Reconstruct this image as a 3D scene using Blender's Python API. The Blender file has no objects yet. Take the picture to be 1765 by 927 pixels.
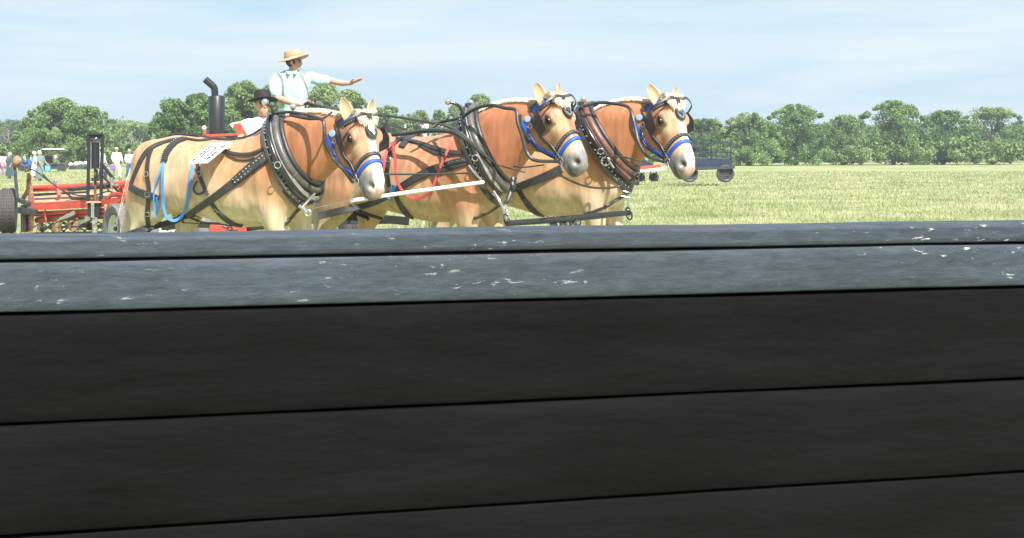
import bpy, math, random
import numpy as np
from mathutils import Vector, Matrix
from mathutils.bvhtree import BVHTree
from mathutils import noise as mnoise
R = math.radians
S = bpy.context.scene
random.seed(4); rng = np.random.RandomState(7)

# ---------------------------------------------------------------- camera, sky, sun, exposure
CAMZ = 1.4          # the lens is just above the fence rail
FPX = 2520.0        # focal length in photo pixels
CX, CY = 600.0, 262.0
cam = bpy.data.cameras.new('camera'); camo = bpy.data.objects.new('camera', cam)
S.collection.objects.link(camo); S.camera = camo
camo.location = (0, 0, CAMZ); camo.rotation_euler = (R(90), 0, 0)
cam.sensor_width = 36; cam.lens = FPX/1765*36
cam.shift_x = (882.5-CX)/1765; cam.shift_y = -(463.5-CY)/1765
cam.clip_start = .05; cam.clip_end = 4000

SUN_EL, SUN_AZ = R(52), R(158)   # azimuth clockwise from +Y: sun behind the camera, to its right
sd = Vector((math.sin(SUN_AZ)*math.cos(SUN_EL), math.cos(SUN_AZ)*math.cos(SUN_EL), math.sin(SUN_EL)))
sl = bpy.data.lights.new('sun', 'SUN'); sl.energy = 4.3; sl.angle = R(.55); sl.color = (1, .96, .9)
so = bpy.data.objects.new('sun', sl); S.collection.objects.link(so)
so.rotation_euler = (-sd).to_track_quat('-Z', 'Y').to_euler()
W = bpy.data.worlds.new('World'); S.world = W; W.use_nodes = True
nt = W.node_tree; nt.nodes.clear()
wo = nt.nodes.new('ShaderNodeOutputWorld'); bg = nt.nodes.new('ShaderNodeBackground')
sky = nt.nodes.new('ShaderNodeTexSky'); sky.sky_type = 'NISHITA'; sky.sun_disc = False
sky.sun_elevation = SUN_EL; sky.sun_rotation = SUN_AZ; sky.air_density = 1.3; sky.dust_density = 1.6; sky.ozone_density = 2.0
tc = nt.nodes.new('ShaderNodeTexCoord'); mp = nt.nodes.new('ShaderNodeMapping')
mp.inputs['Scale'].default_value = (1.0, 1.0, 9.5); mp.inputs['Rotation'].default_value = (R(4), R(-7), 0)
nz = nt.nodes.new('ShaderNodeTexNoise'); nz.inputs['Scale'].default_value = 2.3; nz.inputs['Detail'].default_value = 7
nz.inputs['Roughness'].default_value = .62; nz.inputs['Distortion'].default_value = .35
cr = nt.nodes.new('ShaderNodeValToRGB'); cr.color_ramp.elements[0].position = .40; cr.color_ramp.elements[1].position = .62
cr.color_ramp.elements[0].color = (.15,.15,.15,1); cr.color_ramp.elements[1].color = (.97,.97,.97,1)
mx = nt.nodes.new('ShaderNodeMix'); mx.data_type = 'RGBA'
nt.links.new(tc.outputs['Generated'], mp.inputs['Vector']); nt.links.new(mp.outputs[0], nz.inputs['Vector'])
nt.links.new(nz.outputs['Fac'], cr.inputs[0]); nt.links.new(cr.outputs[0], mx.inputs['Factor'])
bl = nt.nodes.new('ShaderNodeMix'); bl.data_type = 'RGBA'; bl.inputs['Factor'].default_value = .85
nt.links.new(sky.outputs[0], bl.inputs['A']); bl.inputs['B'].default_value = (3.1, 4.75, 6.2, 1)   # bright blue summer air
nt.links.new(bl.outputs['Result'], mx.inputs['A']); mx.inputs['B'].default_value = (5.15, 5.75, 6.1, 1)   # thin high cloud
nt.links.new(mx.outputs['Result'], bg.inputs['Color']); nt.links.new(bg.outputs[0], wo.inputs[0])
bg.inputs['Strength'].default_value = .075
S.view_settings.view_transform = 'Standard'; S.view_settings.look = 'None'
S.view_settings.gamma = 1; S.view_settings.exposure = 1.1

# ---------------------------------------------------------------- helpers
def P(px, py, D):
    """world point seen at photo pixel (px,py) at distance D"""
    return np.array([(px-CX)*D/FPX, D, CAMZ-(py-CY)*D/FPX])
def ground_D(py): return CAMZ*FPX/(py-CY)
def G0(px, D): return np.array([(px-CX)*D/FPX, D, 0.])
def V3(*a): return np.array(a, float)
def nrm(v):
    v = np.asarray(v, float); n = np.linalg.norm(v)
    return v/n if n > 1e-9 else v
def spline(pts, n, closed=False):
    """Catmull-Rom through pts, n samples per span"""
    p = [np.asarray(q, float) for q in pts]
    if closed: p = [p[-1]]+p+[p[0], p[1]]
    else: p = [2*p[0]-p[1]]+p+[2*p[-1]-p[-2]]
    out = []
    for i in range(1, len(p)-2):
        a, b, c, d = p[i-1], p[i], p[i+1], p[i+2]
        for k in range(n):
            t = k/n
            out.append(.5*((2*b)+(c-a)*t+(2*a-5*b+4*c-d)*t*t+(3*b-a-3*c+d)*t**3))
    if not closed: out.append(p[-2])
    return np.array(out)

class MB:
    """collects shapes into ONE mesh"""
    def __init__(s): s.v = []; s.f = []; s.n = 0
    def add(s, V, F):
        V = np.asarray(V, float).reshape(-1, 3)
        s.v.append(V); s.f += [tuple(int(i)+s.n for i in f) for f in F]; s.n += len(V)
        return s
    def box(s, c, size, rot=None, bev=0):
        h = np.array(size, float)/2
        if bev <= 0:
            C = np.array([[x, y, z] for x in (-1, 1) for y in (-1, 1) for z in (-1, 1)])*h
            F = [(0,1,3,2),(4,6,7,5),(0,4,5,1),(2,3,7,6),(0,2,6,4),(1,5,7,3)]
        else:
            b = min(bev, h.min()*.9); C = []; idx = {}
            for x in (-1,1):
                for y in (-1,1):
                    for z in (-1,1):
                        for ax in range(3):
                            q = np.array([x,y,z])*(h-b); q[ax] = (x,y,z)[ax]*h[ax]
                            idx[(x,y,z,ax)] = len(C); C.append(q)
            F = []
            I = lambda x,y,z,a: idx[(x,y,z,a)]
            for sg in (-1,1):
                F.append([I(sg,-1,-1,0),I(sg,1,-1,0),I(sg,1,1,0),I(sg,-1,1,0)])
                F.append([I(-1,sg,-1,1),I(1,sg,-1,1),I(1,sg,1,1),I(-1,sg,1,1)])
                F.append([I(-1,-1,sg,2),I(1,-1,sg,2),I(1,1,sg,2),I(-1,1,sg,2)])
            for a in (-1,1):
                for c2 in (-1,1):
                    F.append([I(a,c2,-1,0),I(a,c2,1,0),I(a,c2,1,1),I(a,c2,-1,1)])
                    F.append([I(a,-1,c2,0),I(a,1,c2,0),I(a,1,c2,2),I(a,-1,c2,2)])
                    F.append([I(-1,a,c2,1),I(1,a,c2,1),I(1,a,c2,2),I(-1,a,c2,2)])
            for x in (-1,1):
                for y in (-1,1):
                    for z in (-1,1): F.append([I(x,y,z,0),I(x,y,z,1),I(x,y,z,2)])
            C = np.array(C)
        if rot is not None: C = C@np.array(rot).T
        return s.add(C+np.array(c, float), F)
    def tube(s, pts, r, seg=8, cap=True, closed=False, flat=None):
        pts = np.array(pts, float); n = len(pts)
        r = np.full(n, r) if np.isscalar(r) else np.interp(np.linspace(0,1,n), np.linspace(0,1,len(r)), r)
        T = np.gradient(pts, axis=0) if not closed else (np.roll(pts,-1,0)-np.roll(pts,1,0))
        T = T/np.maximum(np.linalg.norm(T, axis=1, keepdims=True), 1e-9)
        up = V3(0,0,1) if abs(T[0][2]) < .9 else V3(1,0,0)
        a = nrm(np.cross(T[0], up)); V = []
        for i in range(n):
            a = nrm(a-T[i]*a.dot(T[i])); b = np.cross(T[i], a)
            for k in range(seg):
                t = 2*math.pi*k/seg
                V.append(pts[i]+r[i]*(math.cos(t)*a+math.sin(t)*b))
        F = []
        m = n if closed else n-1
        for i in range(m):
            j = (i+1) % n
            for k in range(seg):
                l = (k+1) % seg; F.append((i*seg+k, i*seg+l, j*seg+l, j*seg+k))
        if cap and not closed:
            F.append(tuple(range(seg))[::-1]); F.append(tuple((n-1)*seg+k for k in range(seg)))
        return s.add(V, F)
    def ribbon(s, pts, nrms, w, t):
        """strap: flat band along pts, lying on a surface with normals nrms"""
        pts = np.array(pts, float); n = len(pts); N = np.array(nrms, float)
        w = np.full(n, w) if np.isscalar(w) else np.interp(np.linspace(0,1,n), np.linspace(0,1,len(w)), w)
        T = np.gradient(pts, axis=0); V = []
        for i in range(n):
            tt = nrm(T[i]); nn = nrm(N[i]-tt*N[i].dot(tt)); b = np.cross(tt, nn)
            for (x, y) in ((-1,0),(-.86,1),(.86,1),(1,0),(.9,-.3),(-.9,-.3)):
                V.append(pts[i]+b*x*w[i]/2+nn*y*t)
        F = []
        for i in range(n-1):
            for k in range(6):
                l = (k+1)%6; F.append((i*6+k, i*6+l, (i+1)*6+l, (i+1)*6+k))
        F.append((5,4,3,2,1,0)); F.append(tuple((n-1)*6+k for k in range(6)))
        return s.add(V, F)
    def rings(s, rings, cap=True):
        """skin a list of equal-length point rings"""
        m = len(rings[0]); V = np.concatenate(rings); F = []
        for i in range(len(rings)-1):
            for k in range(m):
                l = (k+1)%m; F.append((i*m+k, i*m+l, (i+1)*m+l, (i+1)*m+k))
        if cap: F.append(tuple(range(m))[::-1]); F.append(tuple((len(rings)-1)*m+k for k in range(m)))
        return s.add(V, F)
    def loft(s, st, seg=28):
        """st: list of (centre, a-vector, b-vector, exponent)"""
        rr = []
        for c, a, b, e in st:
            c, a, b = map(lambda q: np.asarray(q, float), (c, a, b)); ring = []
            for k in range(seg):
                t = 2*math.pi*k/seg; x, y = math.cos(t), math.sin(t)
                x = math.copysign(abs(x)**(2/e), x); y = math.copysign(abs(y)**(2/e), y)
                ring.append(c+a*x+b*y)
            rr.append(np.array(ring))
        return s.rings(rr)
    def ball(s, c, r, seg=14, rot=None):
        r = np.array([r]*3 if np.isscalar(r) else r, float); V = []; F = []; h = seg//2
        for i in range(h+1):
            p = math.pi*i/h
            for k in range(seg):
                t = 2*math.pi*k/seg
                V.append([math.sin(p)*math.cos(t), math.sin(p)*math.sin(t), math.cos(p)])
        V = np.array(V)*r
        if rot is not None: V = V@np.array(rot).T
        for i in range(h):
            for k in range(seg):
                l=(k+1)%seg; F.append((i*seg+k,(i+1)*seg+k,(i+1)*seg+l,i*seg+l))
        return s.add(V+np.array(c, float), F)
    def lathe(s, c, axis, prof, seg=20, ref=None, arc=None):
        """prof: list of (radius, offset along axis)"""
        ax = nrm(axis); rf = V3(0,0,1) if abs(ax[2]) < .9 else V3(1,0,0)
        if ref is not None: rf = np.array(ref, float)
        a = nrm(np.cross(ax, rf)); b = np.cross(ax, a); c = np.array(c, float); rr = []
        for r, o in prof:
            rr.append(np.array([c+ax*o+max(r,1e-4)*(math.cos(t)*a+math.sin(t)*b) for t in np.linspace(0, 2*math.pi, seg, endpoint=False)]))
        return s.rings(rr)
    def torus(s, c, axis, Rr, r, seg=20, sub=6):
        ax = nrm(axis); rf = V3(0,0,1) if abs(ax[2]) < .9 else V3(1,0,0)
        a = nrm(np.cross(ax, rf)); b = np.cross(ax, a)
        pts = [np.array(c, float)+Rr*(math.cos(t)*a+math.sin(t)*b) for t in np.linspace(0, 2*math.pi, seg, endpoint=False)]
        return s.tube(pts, r, sub, closed=True)
    def build(s, name, m, parent=None, smooth=True, label=None):
        V = np.concatenate(s.v); return mk(name, V, s.f, m, parent, smooth, label)

def mk(name, V, F, m, parent=None, smooth=True, label=None):
    me = bpy.data.meshes.new(name)
    V = np.asarray(V, float)
    if parent is not None: V = V-np.array(worldloc(parent))
    me.from_pydata(V.tolist(), [], F); me.materials.append(m)
    if smooth:
        me.polygons.foreach_set('use_smooth', [True]*len(me.polygons))
        me.set_sharp_from_angle(angle=R(42))
    o = bpy.data.objects.new(name, me); S.collection.objects.link(o)
    if parent is not None: o.parent = parent
    if label: o['label'] = label
    return o
def worldloc(o):
    v = Vector((0,0,0))
    while o is not None: v += o.location; o = o.parent
    return v
def thing(name, loc, label, cat, group=None):
    o = bpy.data.objects.new(name, None); S.collection.objects.link(o); o.location = tuple(loc)
    o.empty_display_size = .2; o['label'] = label; o['category'] = cat
    if group: o['group'] = group
    return o
def tag(o, label=None, cat=None, group=None, kind=None):
    if label: o['label'] = label
    if cat: o['category'] = cat
    if group: o['group'] = group
    if kind: o['kind'] = kind
    return o
def quads_np(name, V, m, parent=None, smooth=False):
    """V: (n,4,3) array of loose quads"""
    n = len(V); me = bpy.data.meshes.new(name)
    if parent is not None: V = V-np.array(worldloc(parent))
    me.vertices.add(n*4); me.vertices.foreach_set('co', V.reshape(-1).astype(np.float32))
    me.loops.add(n*4); me.loops.foreach_set('vertex_index', np.arange(n*4, dtype=np.int32))
    me.polygons.add(n); me.polygons.foreach_set('loop_start', np.arange(0, n*4, 4, dtype=np.int32))
    me.update(calc_edges=True); me.materials.append(m)
    o = bpy.data.objects.new(name, me); S.collection.objects.link(o)
    if parent is not None: o.parent = parent
    return o
def remesh(mb, vox, it=6):
    """fuse overlapping closed shapes into one skin; returns verts, faces"""
    me = bpy.data.meshes.new('t'); me.from_pydata(np.concatenate(mb.v).tolist(), [], mb.f)
    o = bpy.data.objects.new('t', me); S.collection.objects.link(o)
    m = o.modifiers.new('r', 'REMESH'); m.mode = 'VOXEL'; m.voxel_size = vox; m.adaptivity = 0
    if it:
        k = o.modifiers.new('s', 'SMOOTH'); k.factor = .5; k.iterations = it
    dg = bpy.context.evaluated_depsgraph_get(); e = bpy.data.meshes.new_from_object(o.evaluated_get(dg))
    V = np.empty(len(e.vertices)*3); e.vertices.foreach_get('co', V); V = V.reshape(-1, 3)
    F = [tuple(p.vertices) for p in e.polygons]
    bpy.data.objects.remove(o); bpy.data.meshes.remove(me); bpy.data.meshes.remove(e)
    return V, F

# ---------------------------------------------------------------- materials
def mat(name, col, rough=.6, metal=0, spec=.5, var=.12, vs=8., bump=0, bs=60., stretch=None, coat=0, attr=None, trans=0, sheen=0, col2=None, c2pos=(.55,.62), c2s=None):
    m = bpy.data.materials.new(name); m.use_nodes = True; t = m.node_tree
    b = t.nodes['Principled BSDF']; L = t.links
    b.inputs['Roughness'].default_value = rough; b.inputs['Metallic'].default_value = metal
    b.inputs['Specular IOR Level'].default_value = spec; b.inputs['Coat Weight'].default_value = coat
    b.inputs['Sheen Weight'].default_value = sheen
    co = t.nodes.new('ShaderNodeTexCoord'); mpn = t.nodes.new('ShaderNodeMapping')
    if stretch: mpn.inputs['Scale'].default_value = stretch
    L.new(co.outputs['Object'], mpn.inputs['Vector'])
    n = t.nodes.new('ShaderNodeTexNoise'); n.inputs['Scale'].default_value = vs; n.inputs['Detail'].default_value = 6
    L.new(mpn.outputs[0], n.inputs['Vector'])
    mr = t.nodes.new('ShaderNodeMapRange'); mr.inputs['From Min'].default_value = .25; mr.inputs['From Max'].default_value = .75
    mr.inputs['To Min'].default_value = 1-var; mr.inputs['To Max'].default_value = 1+var
    L.new(n.outputs['Fac'], mr.inputs['Value'])
    mu = t.nodes.new('ShaderNodeVectorMath'); mu.operation = 'SCALE'
    if attr:
        a = t.nodes.new('ShaderNodeAttribute'); a.attribute_name = attr; L.new(a.outputs['Color'], mu.inputs[0])
    elif col2:
        n2 = t.nodes.new('ShaderNodeTexNoise'); n2.inputs['Scale'].default_value = c2s or vs*2.7; n2.inputs['Detail'].default_value = 8
        n2.inputs['Roughness'].default_value = .65
        L.new(mpn.outputs[0], n2.inputs['Vector'])
        r2 = t.nodes.new('ShaderNodeValToRGB'); r2.color_ramp.elements[0].position = c2pos[0]; r2.color_ramp.elements[1].position = c2pos[1]
        r2.color_ramp.elements[0].color = (*col, 1); r2.color_ramp.elements[1].color = (*col2, 1)
        L.new(n2.outputs['Fac'], r2.inputs[0]); L.new(r2.outputs[0], mu.inputs[0])
    else: mu.inputs[0].default_value = col
    L.new(mr.outputs[0], mu.inputs['Scale']); L.new(mu.outputs[0], b.inputs['Base Color'])
    if bump:
        nb = t.nodes.new('ShaderNodeTexNoise'); nb.inputs['Scale'].default_value = bs; nb.inputs['Detail'].default_value = 5
        L.new(mpn.outputs[0], nb.inputs['Vector'])
        bp = t.nodes.new('ShaderNodeBump'); bp.inputs['Strength'].default_value = bump; bp.inputs['Distance'].default_value = .01
        L.new(nb.outputs['Fac'], bp.inputs['Height']); L.new(bp.outputs[0], b.inputs['Normal'])
    return m
M = {}
M['leather'] = mat('black_leather', (.035,.034,.034), .42, spec=.6, var=.35, vs=25, bump=.25, bs=120)
M['collar'] = mat('worn_grey_leather', (.10,.092,.083), .38, spec=.6, var=.4, vs=14, bump=.3, bs=60)
M['collar_brown'] = mat('worn_brown_leather', (.15,.07,.05), .4, spec=.55, var=.35, vs=14, bump=.3, bs=60)
M['canvas'] = mat('grey_canvas_pad', (.22,.2,.175), .8, var=.4, vs=18, bump=.3, bs=90)
M['black_metal'] = mat('black_painted_steel', (.022,.023,.026), .22, spec=.7, var=.2)
M['chrome'] = mat('chrome', (.8,.8,.8), .12, metal=1, var=.05)
M['steel'] = mat('bare_steel', (.55,.54,.52), .32, metal=.9, var=.2)
M['blue_web'] = mat('blue_nylon_webbing', (.02,.10,.62), .55, var=.12, bump=.2, bs=300)
M['pale_blue_web'] = mat('light_blue_nylon_webbing', (.07,.27,.72), .6, var=.15, bump=.2, bs=300)
M['red_web'] = mat('red_nylon_webbing', (.48,.06,.06), .6, var=.15, bump=.2, bs=300)
M['white_paint'] = mat('white_painted_metal', (.78,.77,.72), .4, var=.06)
M['sign_white'] = mat('white_sign_card', (.8,.79,.76), .5, var=.03)
M['sign_ink'] = mat('violet_black_ink', (.07,.06,.12), .6)
M['red_paint'] = mat('faded_red_paint', (.66,.085,.055), .42, spec=.5, var=.22, vs=5, col2=(.45,.16,.1), c2pos=(.6,.75), c2s=9)
M['red_rust'] = mat('dusty_scraped_red_paint', (.55,.12,.08), .7, var=.25, vs=9, col2=(.55,.4,.3), c2pos=(.46,.56), c2s=24)
M['deck_dust'] = mat('dusty_tan_deck', (.52,.33,.2), .8, var=.2, vs=5, col2=(.55,.14,.08), c2pos=(.6,.7), c2s=4)
M['tyre'] = mat('dusty_black_rubber', (.07,.066,.06), .75, var=.25, vs=20, bump=.4, bs=60)
M['rim'] = mat('white_wheel_rim', (.74,.72,.66), .5, var=.12)
M['dark_steel'] = mat('grey_black_steel', (.05,.055,.06), .45, spec=.5, var=.4, vs=12)
M['rust'] = mat('rusty_steel', (.16,.08,.045), .7, var=.4, vs=15, bump=.3)
M['mane'] = mat('cream_horse_hair', (.80,.70,.52), .5, spec=.3, var=.15, vs=30)
M['coat'] = mat('horse_coat', None, .43, spec=.4, var=.24, vs=22, bump=.16, bs=260, attr='coat', sheen=.15, stretch=(1,1,.14))
M['eye'] = mat('dark_horse_eye', (.012,.008,.006), .3, spec=.5, coat=.2)
M['hoof'] = mat('dark_horn', (.1,.08,.06), .5)
# ---------------------------------------------------------------- horses
def smoothstep(a, b, x): t = np.clip((x-a)/(b-a), 0, 1); return t*t*(3-2*t)
def vnoise(V, sc, seed=0):
    return np.array([mnoise.noise(Vector((p[0]*sc+seed, p[1]*sc+seed*1.7, p[2]*sc))) for p in V])

AL = .86
class Horse:
    def __init__(s, cx, D, yaw, sc, poll, psi, pitch, roll, hs, legs, coat, label, dz=0, neckdrop=0, hmus=(0,0)):
        s.th = R(yaw); s.sc = sc
        s.U = V3(math.cos(s.th), -math.sin(s.th), 0); s.Vv = V3(-math.sin(s.th), -math.cos(s.th), 0)
        C = P(cx, CY, D); C[2] = dz
        s.O = C-s.U*.92*sc
        # head frame in world space
        p = R(psi); t = R(pitch)
        F = V3(math.cos(p), -math.sin(p), 0); s.A = F*math.sin(t)-V3(0,0,1)*math.cos(t)   # poll -> muzzle
        s.N = F*math.cos(t)+V3(0,0,1)*math.sin(t)                                       # out of the face
        s.Lr = V3(-math.sin(p), -math.cos(p), 0)                                       # the horse's right
        rr = R(roll); A, Lr = s.A, s.Lr
        s.A = A*math.cos(rr)+Lr*math.sin(rr); s.Lr = Lr*math.cos(rr)-A*math.sin(rr)
        s.poll = P(*poll); s.hs = hs*sc; s.D = D; s.earp = hmus
        mb = MB(); s.torso(mb); s.neck(mb); s.legs(mb, legs); s.head(mb)
        V, F = remesh(mb, .0125, 4)
        V = s.relax(V, F); V = s.sculpt(V)
        s.coatspec = coat
        s.root = thing('draft_horse', (C[0], C[1], 0), label, 'horse')
        # ears join the same skin
        eb = MB(); s.ears(eb); EV = np.concatenate(eb.v); n0 = len(V)
        F = F+[tuple(i+n0 for i in f) for f in eb.f]; nE = len(EV)
        allV = np.concatenate([V, EV])
        s.body = mk('body', allV, F, M['coat'], s.root); me = s.body.data
        me.polygons.foreach_set('use_smooth', [True]*len(me.polygons))
        if 'sharp_edge' in me.attributes: me.attributes.remove(me.attributes['sharp_edge'])
        col = s.colours(allV, n0)
        ca = me.color_attributes.new('coat', 'FLOAT_COLOR', 'POINT')
        ca.data.foreach_set('color', np.c_[col, np.ones(len(col))].astype(np.float32).reshape(-1))
        s.bvh = BVHTree.FromPolygons([tuple(v) for v in V], [f for f in F if f[0] < n0])
        s.details()
    # local <-> world
    def W(s, u, v, z): return s.O+(s.U*u+s.Vv*v+V3(0,0,1)*z)*s.sc
    def Wi(s, V): d = (V-s.O)/s.sc; return np.c_[d@s.U, d@s.Vv, d[:,2]]
    def H(s, a, n, l): return s.poll+(s.A*a*AL+s.N*n+s.Lr*l)*s.hs
    def Hi(s, V): d = (V-s.poll)/s.hs; return np.c_[d@s.A/AL, d@s.N, d@s.Lr]
    def torso(s, mb):
        st = [(-.01,1.30,1.06,.07),(.03,1.38,.97,.17),(.12,1.475,.86,.27),(.25,1.54,.80,.33),(.42,1.575,.80,.355),(.60,1.56,.80,.35),
              (.80,1.525,.755,.36),(1.0,1.51,.70,.385),(1.2,1.53,.685,.375),(1.38,1.60,.70,.335),(1.52,1.66,.74,.31),(1.66,1.62,.77,.285),
              (1.78,1.48,.83,.235),(1.86,1.32,.91,.16),(1.90,1.18,1.0,.06)]
        L = []
        for u, t, b, w in st: L.append((s.W(u,0,(t+b)/2), s.Vv*w*s.sc, V3(0,0,1)*(t-b)/2*s.sc, 2.25))
        mb.loft(L, 36)
        for sg in (-1, 1):   # muscle masses
            mb.ball(s.W(.26, sg*.17, 1.27), np.array([.27,.19,.26])*s.sc, 20, s.rot())     # rump
            mb.ball(s.W(.18, sg*.19, 1.08), np.array([.19,.15,.24])*s.sc, 20, s.rot())     # buttock
            mb.ball(s.W(1.50, sg*.19, 1.15), np.array([.25,.155,.34])*s.sc, 20, s.rot(-18))  # shoulder
            mb.ball(s.W(1.66, sg*.16, 1.04), np.array([.20,.155,.26])*s.sc, 20, s.rot(-10))      # point of shoulder
    def rot(s, tilt=0):
        t = R(tilt); a = s.U*math.cos(t)+V3(0,0,1)*math.sin(t); c = -s.U*math.sin(t)+V3(0,0,1)*math.cos(t)
        return np.array([a, s.Vv, c]).T
    def neck(s, mb):
        e = lambda u,v,z: s.W(u,v,z)
        ct, th = s.H(.03,-.05,0), s.H(.24,-.26,0)
        b0, b1 = e(1.50,0,1.70), e(1.84,0,1.0)
        k = [(e(1.18,0,1.50), e(1.50,0,.86), .27), (b0, e(1.72,0,.90), .25)]
        dc, dt = ct-b0, th-b1
        for t, w, up, dn in ((.2,.215,.055,.0),(.4,.19,.085,.0),(.6,.17,.085,.0),(.8,.15,.055,.0)):
            k.append((b0+dc*t+V3(0,0,up*s.sc), b1+dt*t-V3(0,0,dn), w))
        k.append((ct, th, .115)); k.append((s.H(.14,-.04,0), s.H(.3,-.2,0), .095))
        L = []
        for i, (c, t, w) in enumerate(k):
            lat = nrm(s.Vv*(1-i/7)+s.Lr*(i/7)); L.append(((c+t)/2, lat*w*s.sc, (c-t)/2, 2.3))
        mb.loft(L, 30)
        s.crest = [k[i][0] for i in range(1, 7)]
        s.throat = [k[i][1] for i in range(1, 7)]
    def limb(s, mb, pts):
        """pts (u,v,z,r_u,r_v)"""
        q = np.array(pts, float); Q = spline(q, 4); L = []
        for p in Q: L.append((s.W(p[0],p[1],p[2]), s.U*p[3]*1.12*s.sc, s.Vv*p[4]*1.12*s.sc, 2.1))
        mb.loft(L, 20)
    def legs(s, mb, lg):
        # lg: swing (m) of near hind, far hind, near fore, far fore foot
        for sg, sw in ((1, lg[0]), (-1, lg[1])):
            v = .2*sg
            s.limb(mb, [(.28,v,1.22,.24,.15),(.25+sw*.08,v,1.02,.245,.155),(.24+sw*.3,v,.86,.20,.13),(.20+sw*.45,v*.95,.72,.135,.095),(.12+sw*.55,v*.9,.60,.085,.065),
                        (.08+sw*.65,v*.9,.52,.078,.055),(.12+sw*.8,v*.9,.38,.052,.045),(.13+sw*.9,v*.9,.24,.052,.048),(.15+sw,v*.9,.17,.065,.062),(.19+sw,v*.9,.1,.062,.06),(.21+sw,v*.9,.07,.085,.08),(.22+sw,v*.9,.0,.1,.095)])
        for sg, sw in ((1, lg[2]), (-1, lg[3])):
            v = .17*sg
            s.limb(mb, [(1.55,v,1.16,.19,.12),(1.55,v,1.0,.19,.13),(1.54+sw*.2,v,.84,.155,.12),(1.54+sw*.35,v,.70,.105,.09),(1.55+sw*.5,v*.95,.56,.078,.07),(1.56+sw*.6,v*.9,.48,.078,.07),
                        (1.55+sw*.7,v*.9,.40,.055,.05),(1.55+sw*.85,v*.9,.26,.048,.045),(1.56+sw*.95,v*.9,.17,.063,.06),(1.60+sw,v*.9,.1,.06,.058),(1.62+sw,v*.9,.07,.085,.08),(1.63+sw,v*.9,.0,.1,.095)])
    def head(s, mb):
        st = [(-.04,.00,-.18,.06),(.01,.045,-.26,.108),(.08,.072,-.32,.136),(.16,.085,-.355,.148),(.24,.082,-.37,.140),(.32,.072,-.35,.118),
              (.40,.062,-.30,.094),(.48,.058,-.24,.090),(.56,.054,-.20,.085),(.63,.05,-.18,.085),(.69,.044,-.175,.087),(.745,.024,-.165,.078),(.785,-.015,-.125,.05),(.80,-.045,-.10,.026)]
        L = []
        for a, f, b, w in st: L.append((s.H(a,(f+b)/2,0), s.Lr*w*s.hs, s.N*(f-b)/2*s.hs, 2.5))
        mb.loft(L, 32)
        Rm = np.array([s.A, s.Lr, s.N]).T
        for sg in (-1,1):
            mb.ball(s.H(.25,-.20,sg*.085), np.array([.145,.060,.155])*s.hs, 18, Rm)   # cheek
            mb.ball(s.H(.205,.006,sg*.118), np.array([.066,.036,.045])*s.hs, 16, Rm)     # orbit
            mb.ball(s.H(.70,-.02,sg*.052), np.array([.052,.036,.052])*s.hs, 14, Rm)       # nostril wing
            mb.ball(s.H(.42,-.055,sg*.062), np.array([.13,.022,.02])*s.hs, 12, Rm)    # facial crest
        mb.ball(s.H(.725,-.15,0), np.array([.055,.045,.035])*s.hs, 14, Rm)            # chin
        mb.ball(s.H(.765,-.075,0), np.array([.038,.05,.05])*s.hs, 14, Rm)             # upper lip
    def relax(s, V, F):
        E = np.array([(f[i], f[(i+1) % len(f)]) for f in F for i in range(len(f))]); n = len(V)
        cnt = np.maximum(np.bincount(E[:,0], minlength=n)+np.bincount(E[:,1], minlength=n), 1)[:,None]
        h = s.Hi(V); w = s.Wi(V)
        m = smoothstep(.25,.45, np.linalg.norm(h-np.array([.35,-.1,0]), axis=1))*smoothstep(.35,.6,w[:,2])
        for _ in range(34):
            A = np.stack([np.bincount(E[:,0], V[E[:,1],k], n)+np.bincount(E[:,1], V[E[:,0],k], n) for k in range(3)], 1)/cnt
            V = V+(A-V)*(m*.8)[:,None]
        return V
    def sculpt(s, V):
        h = s.Hi(V); a, n, l = h[:,0], h[:,1], h[:,2]; d = np.zeros_like(V)
        for sg in (-1,1):
            q = ((a-.695)/.028)**2+((n+.005)/.022)**2; near = (l*sg > .02) & (abs(l) < .2) & (q < 9) & (abs(n+.005) < .09)
            k = np.exp(-q*.8)*near; d -= (s.Lr*sg*.036+s.N*.014)[None]*k[:,None]*s.hs          # nostril hollow
            q = ((a-.225)/.045)**2+((n+.012)/.024)**2; near = (l*sg > .05) & (abs(l) < .22) & (q < 9)
            k = np.exp(-q)*near; d -= (s.Lr*sg*.008)[None]*k[:,None]*s.hs                      # eye socket
            q = ((a-.14)/.04)**2+((n-.02)/.02)**2; near = (l*sg > .04) & (abs(l) < .22) & (q < 9)
            k = np.exp(-q)*near; d -= (s.Lr*sg*.012)[None]*k[:,None]*s.hs
            q = ((n+.105-(.77-a)*.15)/.007)**2; near = (l*sg > .005) & (abs(l) < .2) & (a > .64) & (a < .80) & (q < 9)
            k = np.exp(-q)*near; d -= (s.Lr*sg*.010)[None]*k[:,None]*s.hs                      # mouth line
        # croup groove and loose muscle relief
        w = s.Wi(V); g = np.exp(-(w[:,1]/.035)**2)*smoothstep(.0,.15,w[:,0])*(1-smoothstep(.5,.75,w[:,0]))*smoothstep(1.25,1.45,w[:,2])
        d[:,2] -= g*.028*s.sc
        g = np.exp(-(((w[:,0]-1.30)-(w[:,2]-1.1)*-.25)/.05)**2)*smoothstep(.8,.95,w[:,2])*smoothstep(1.4,1.15,w[:,2])*smoothstep(.15,.25,abs(w[:,1]))
        d -= (s.Vv[None]*np.sign(w[:,1])[:,None])*g[:,None]*.010*s.sc
        nn = vnoise(w, 5.5, 3); body = 1-smoothstep(1.65, 1.95, w[:,0])
        d += (s.Vv[None]*np.sign(w[:,1])[:,None])*((nn*.012+vnoise(w*np.array([1,1,.6]), 2.7, 9)*.024)*body)[:,None]
        return V+d
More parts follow.
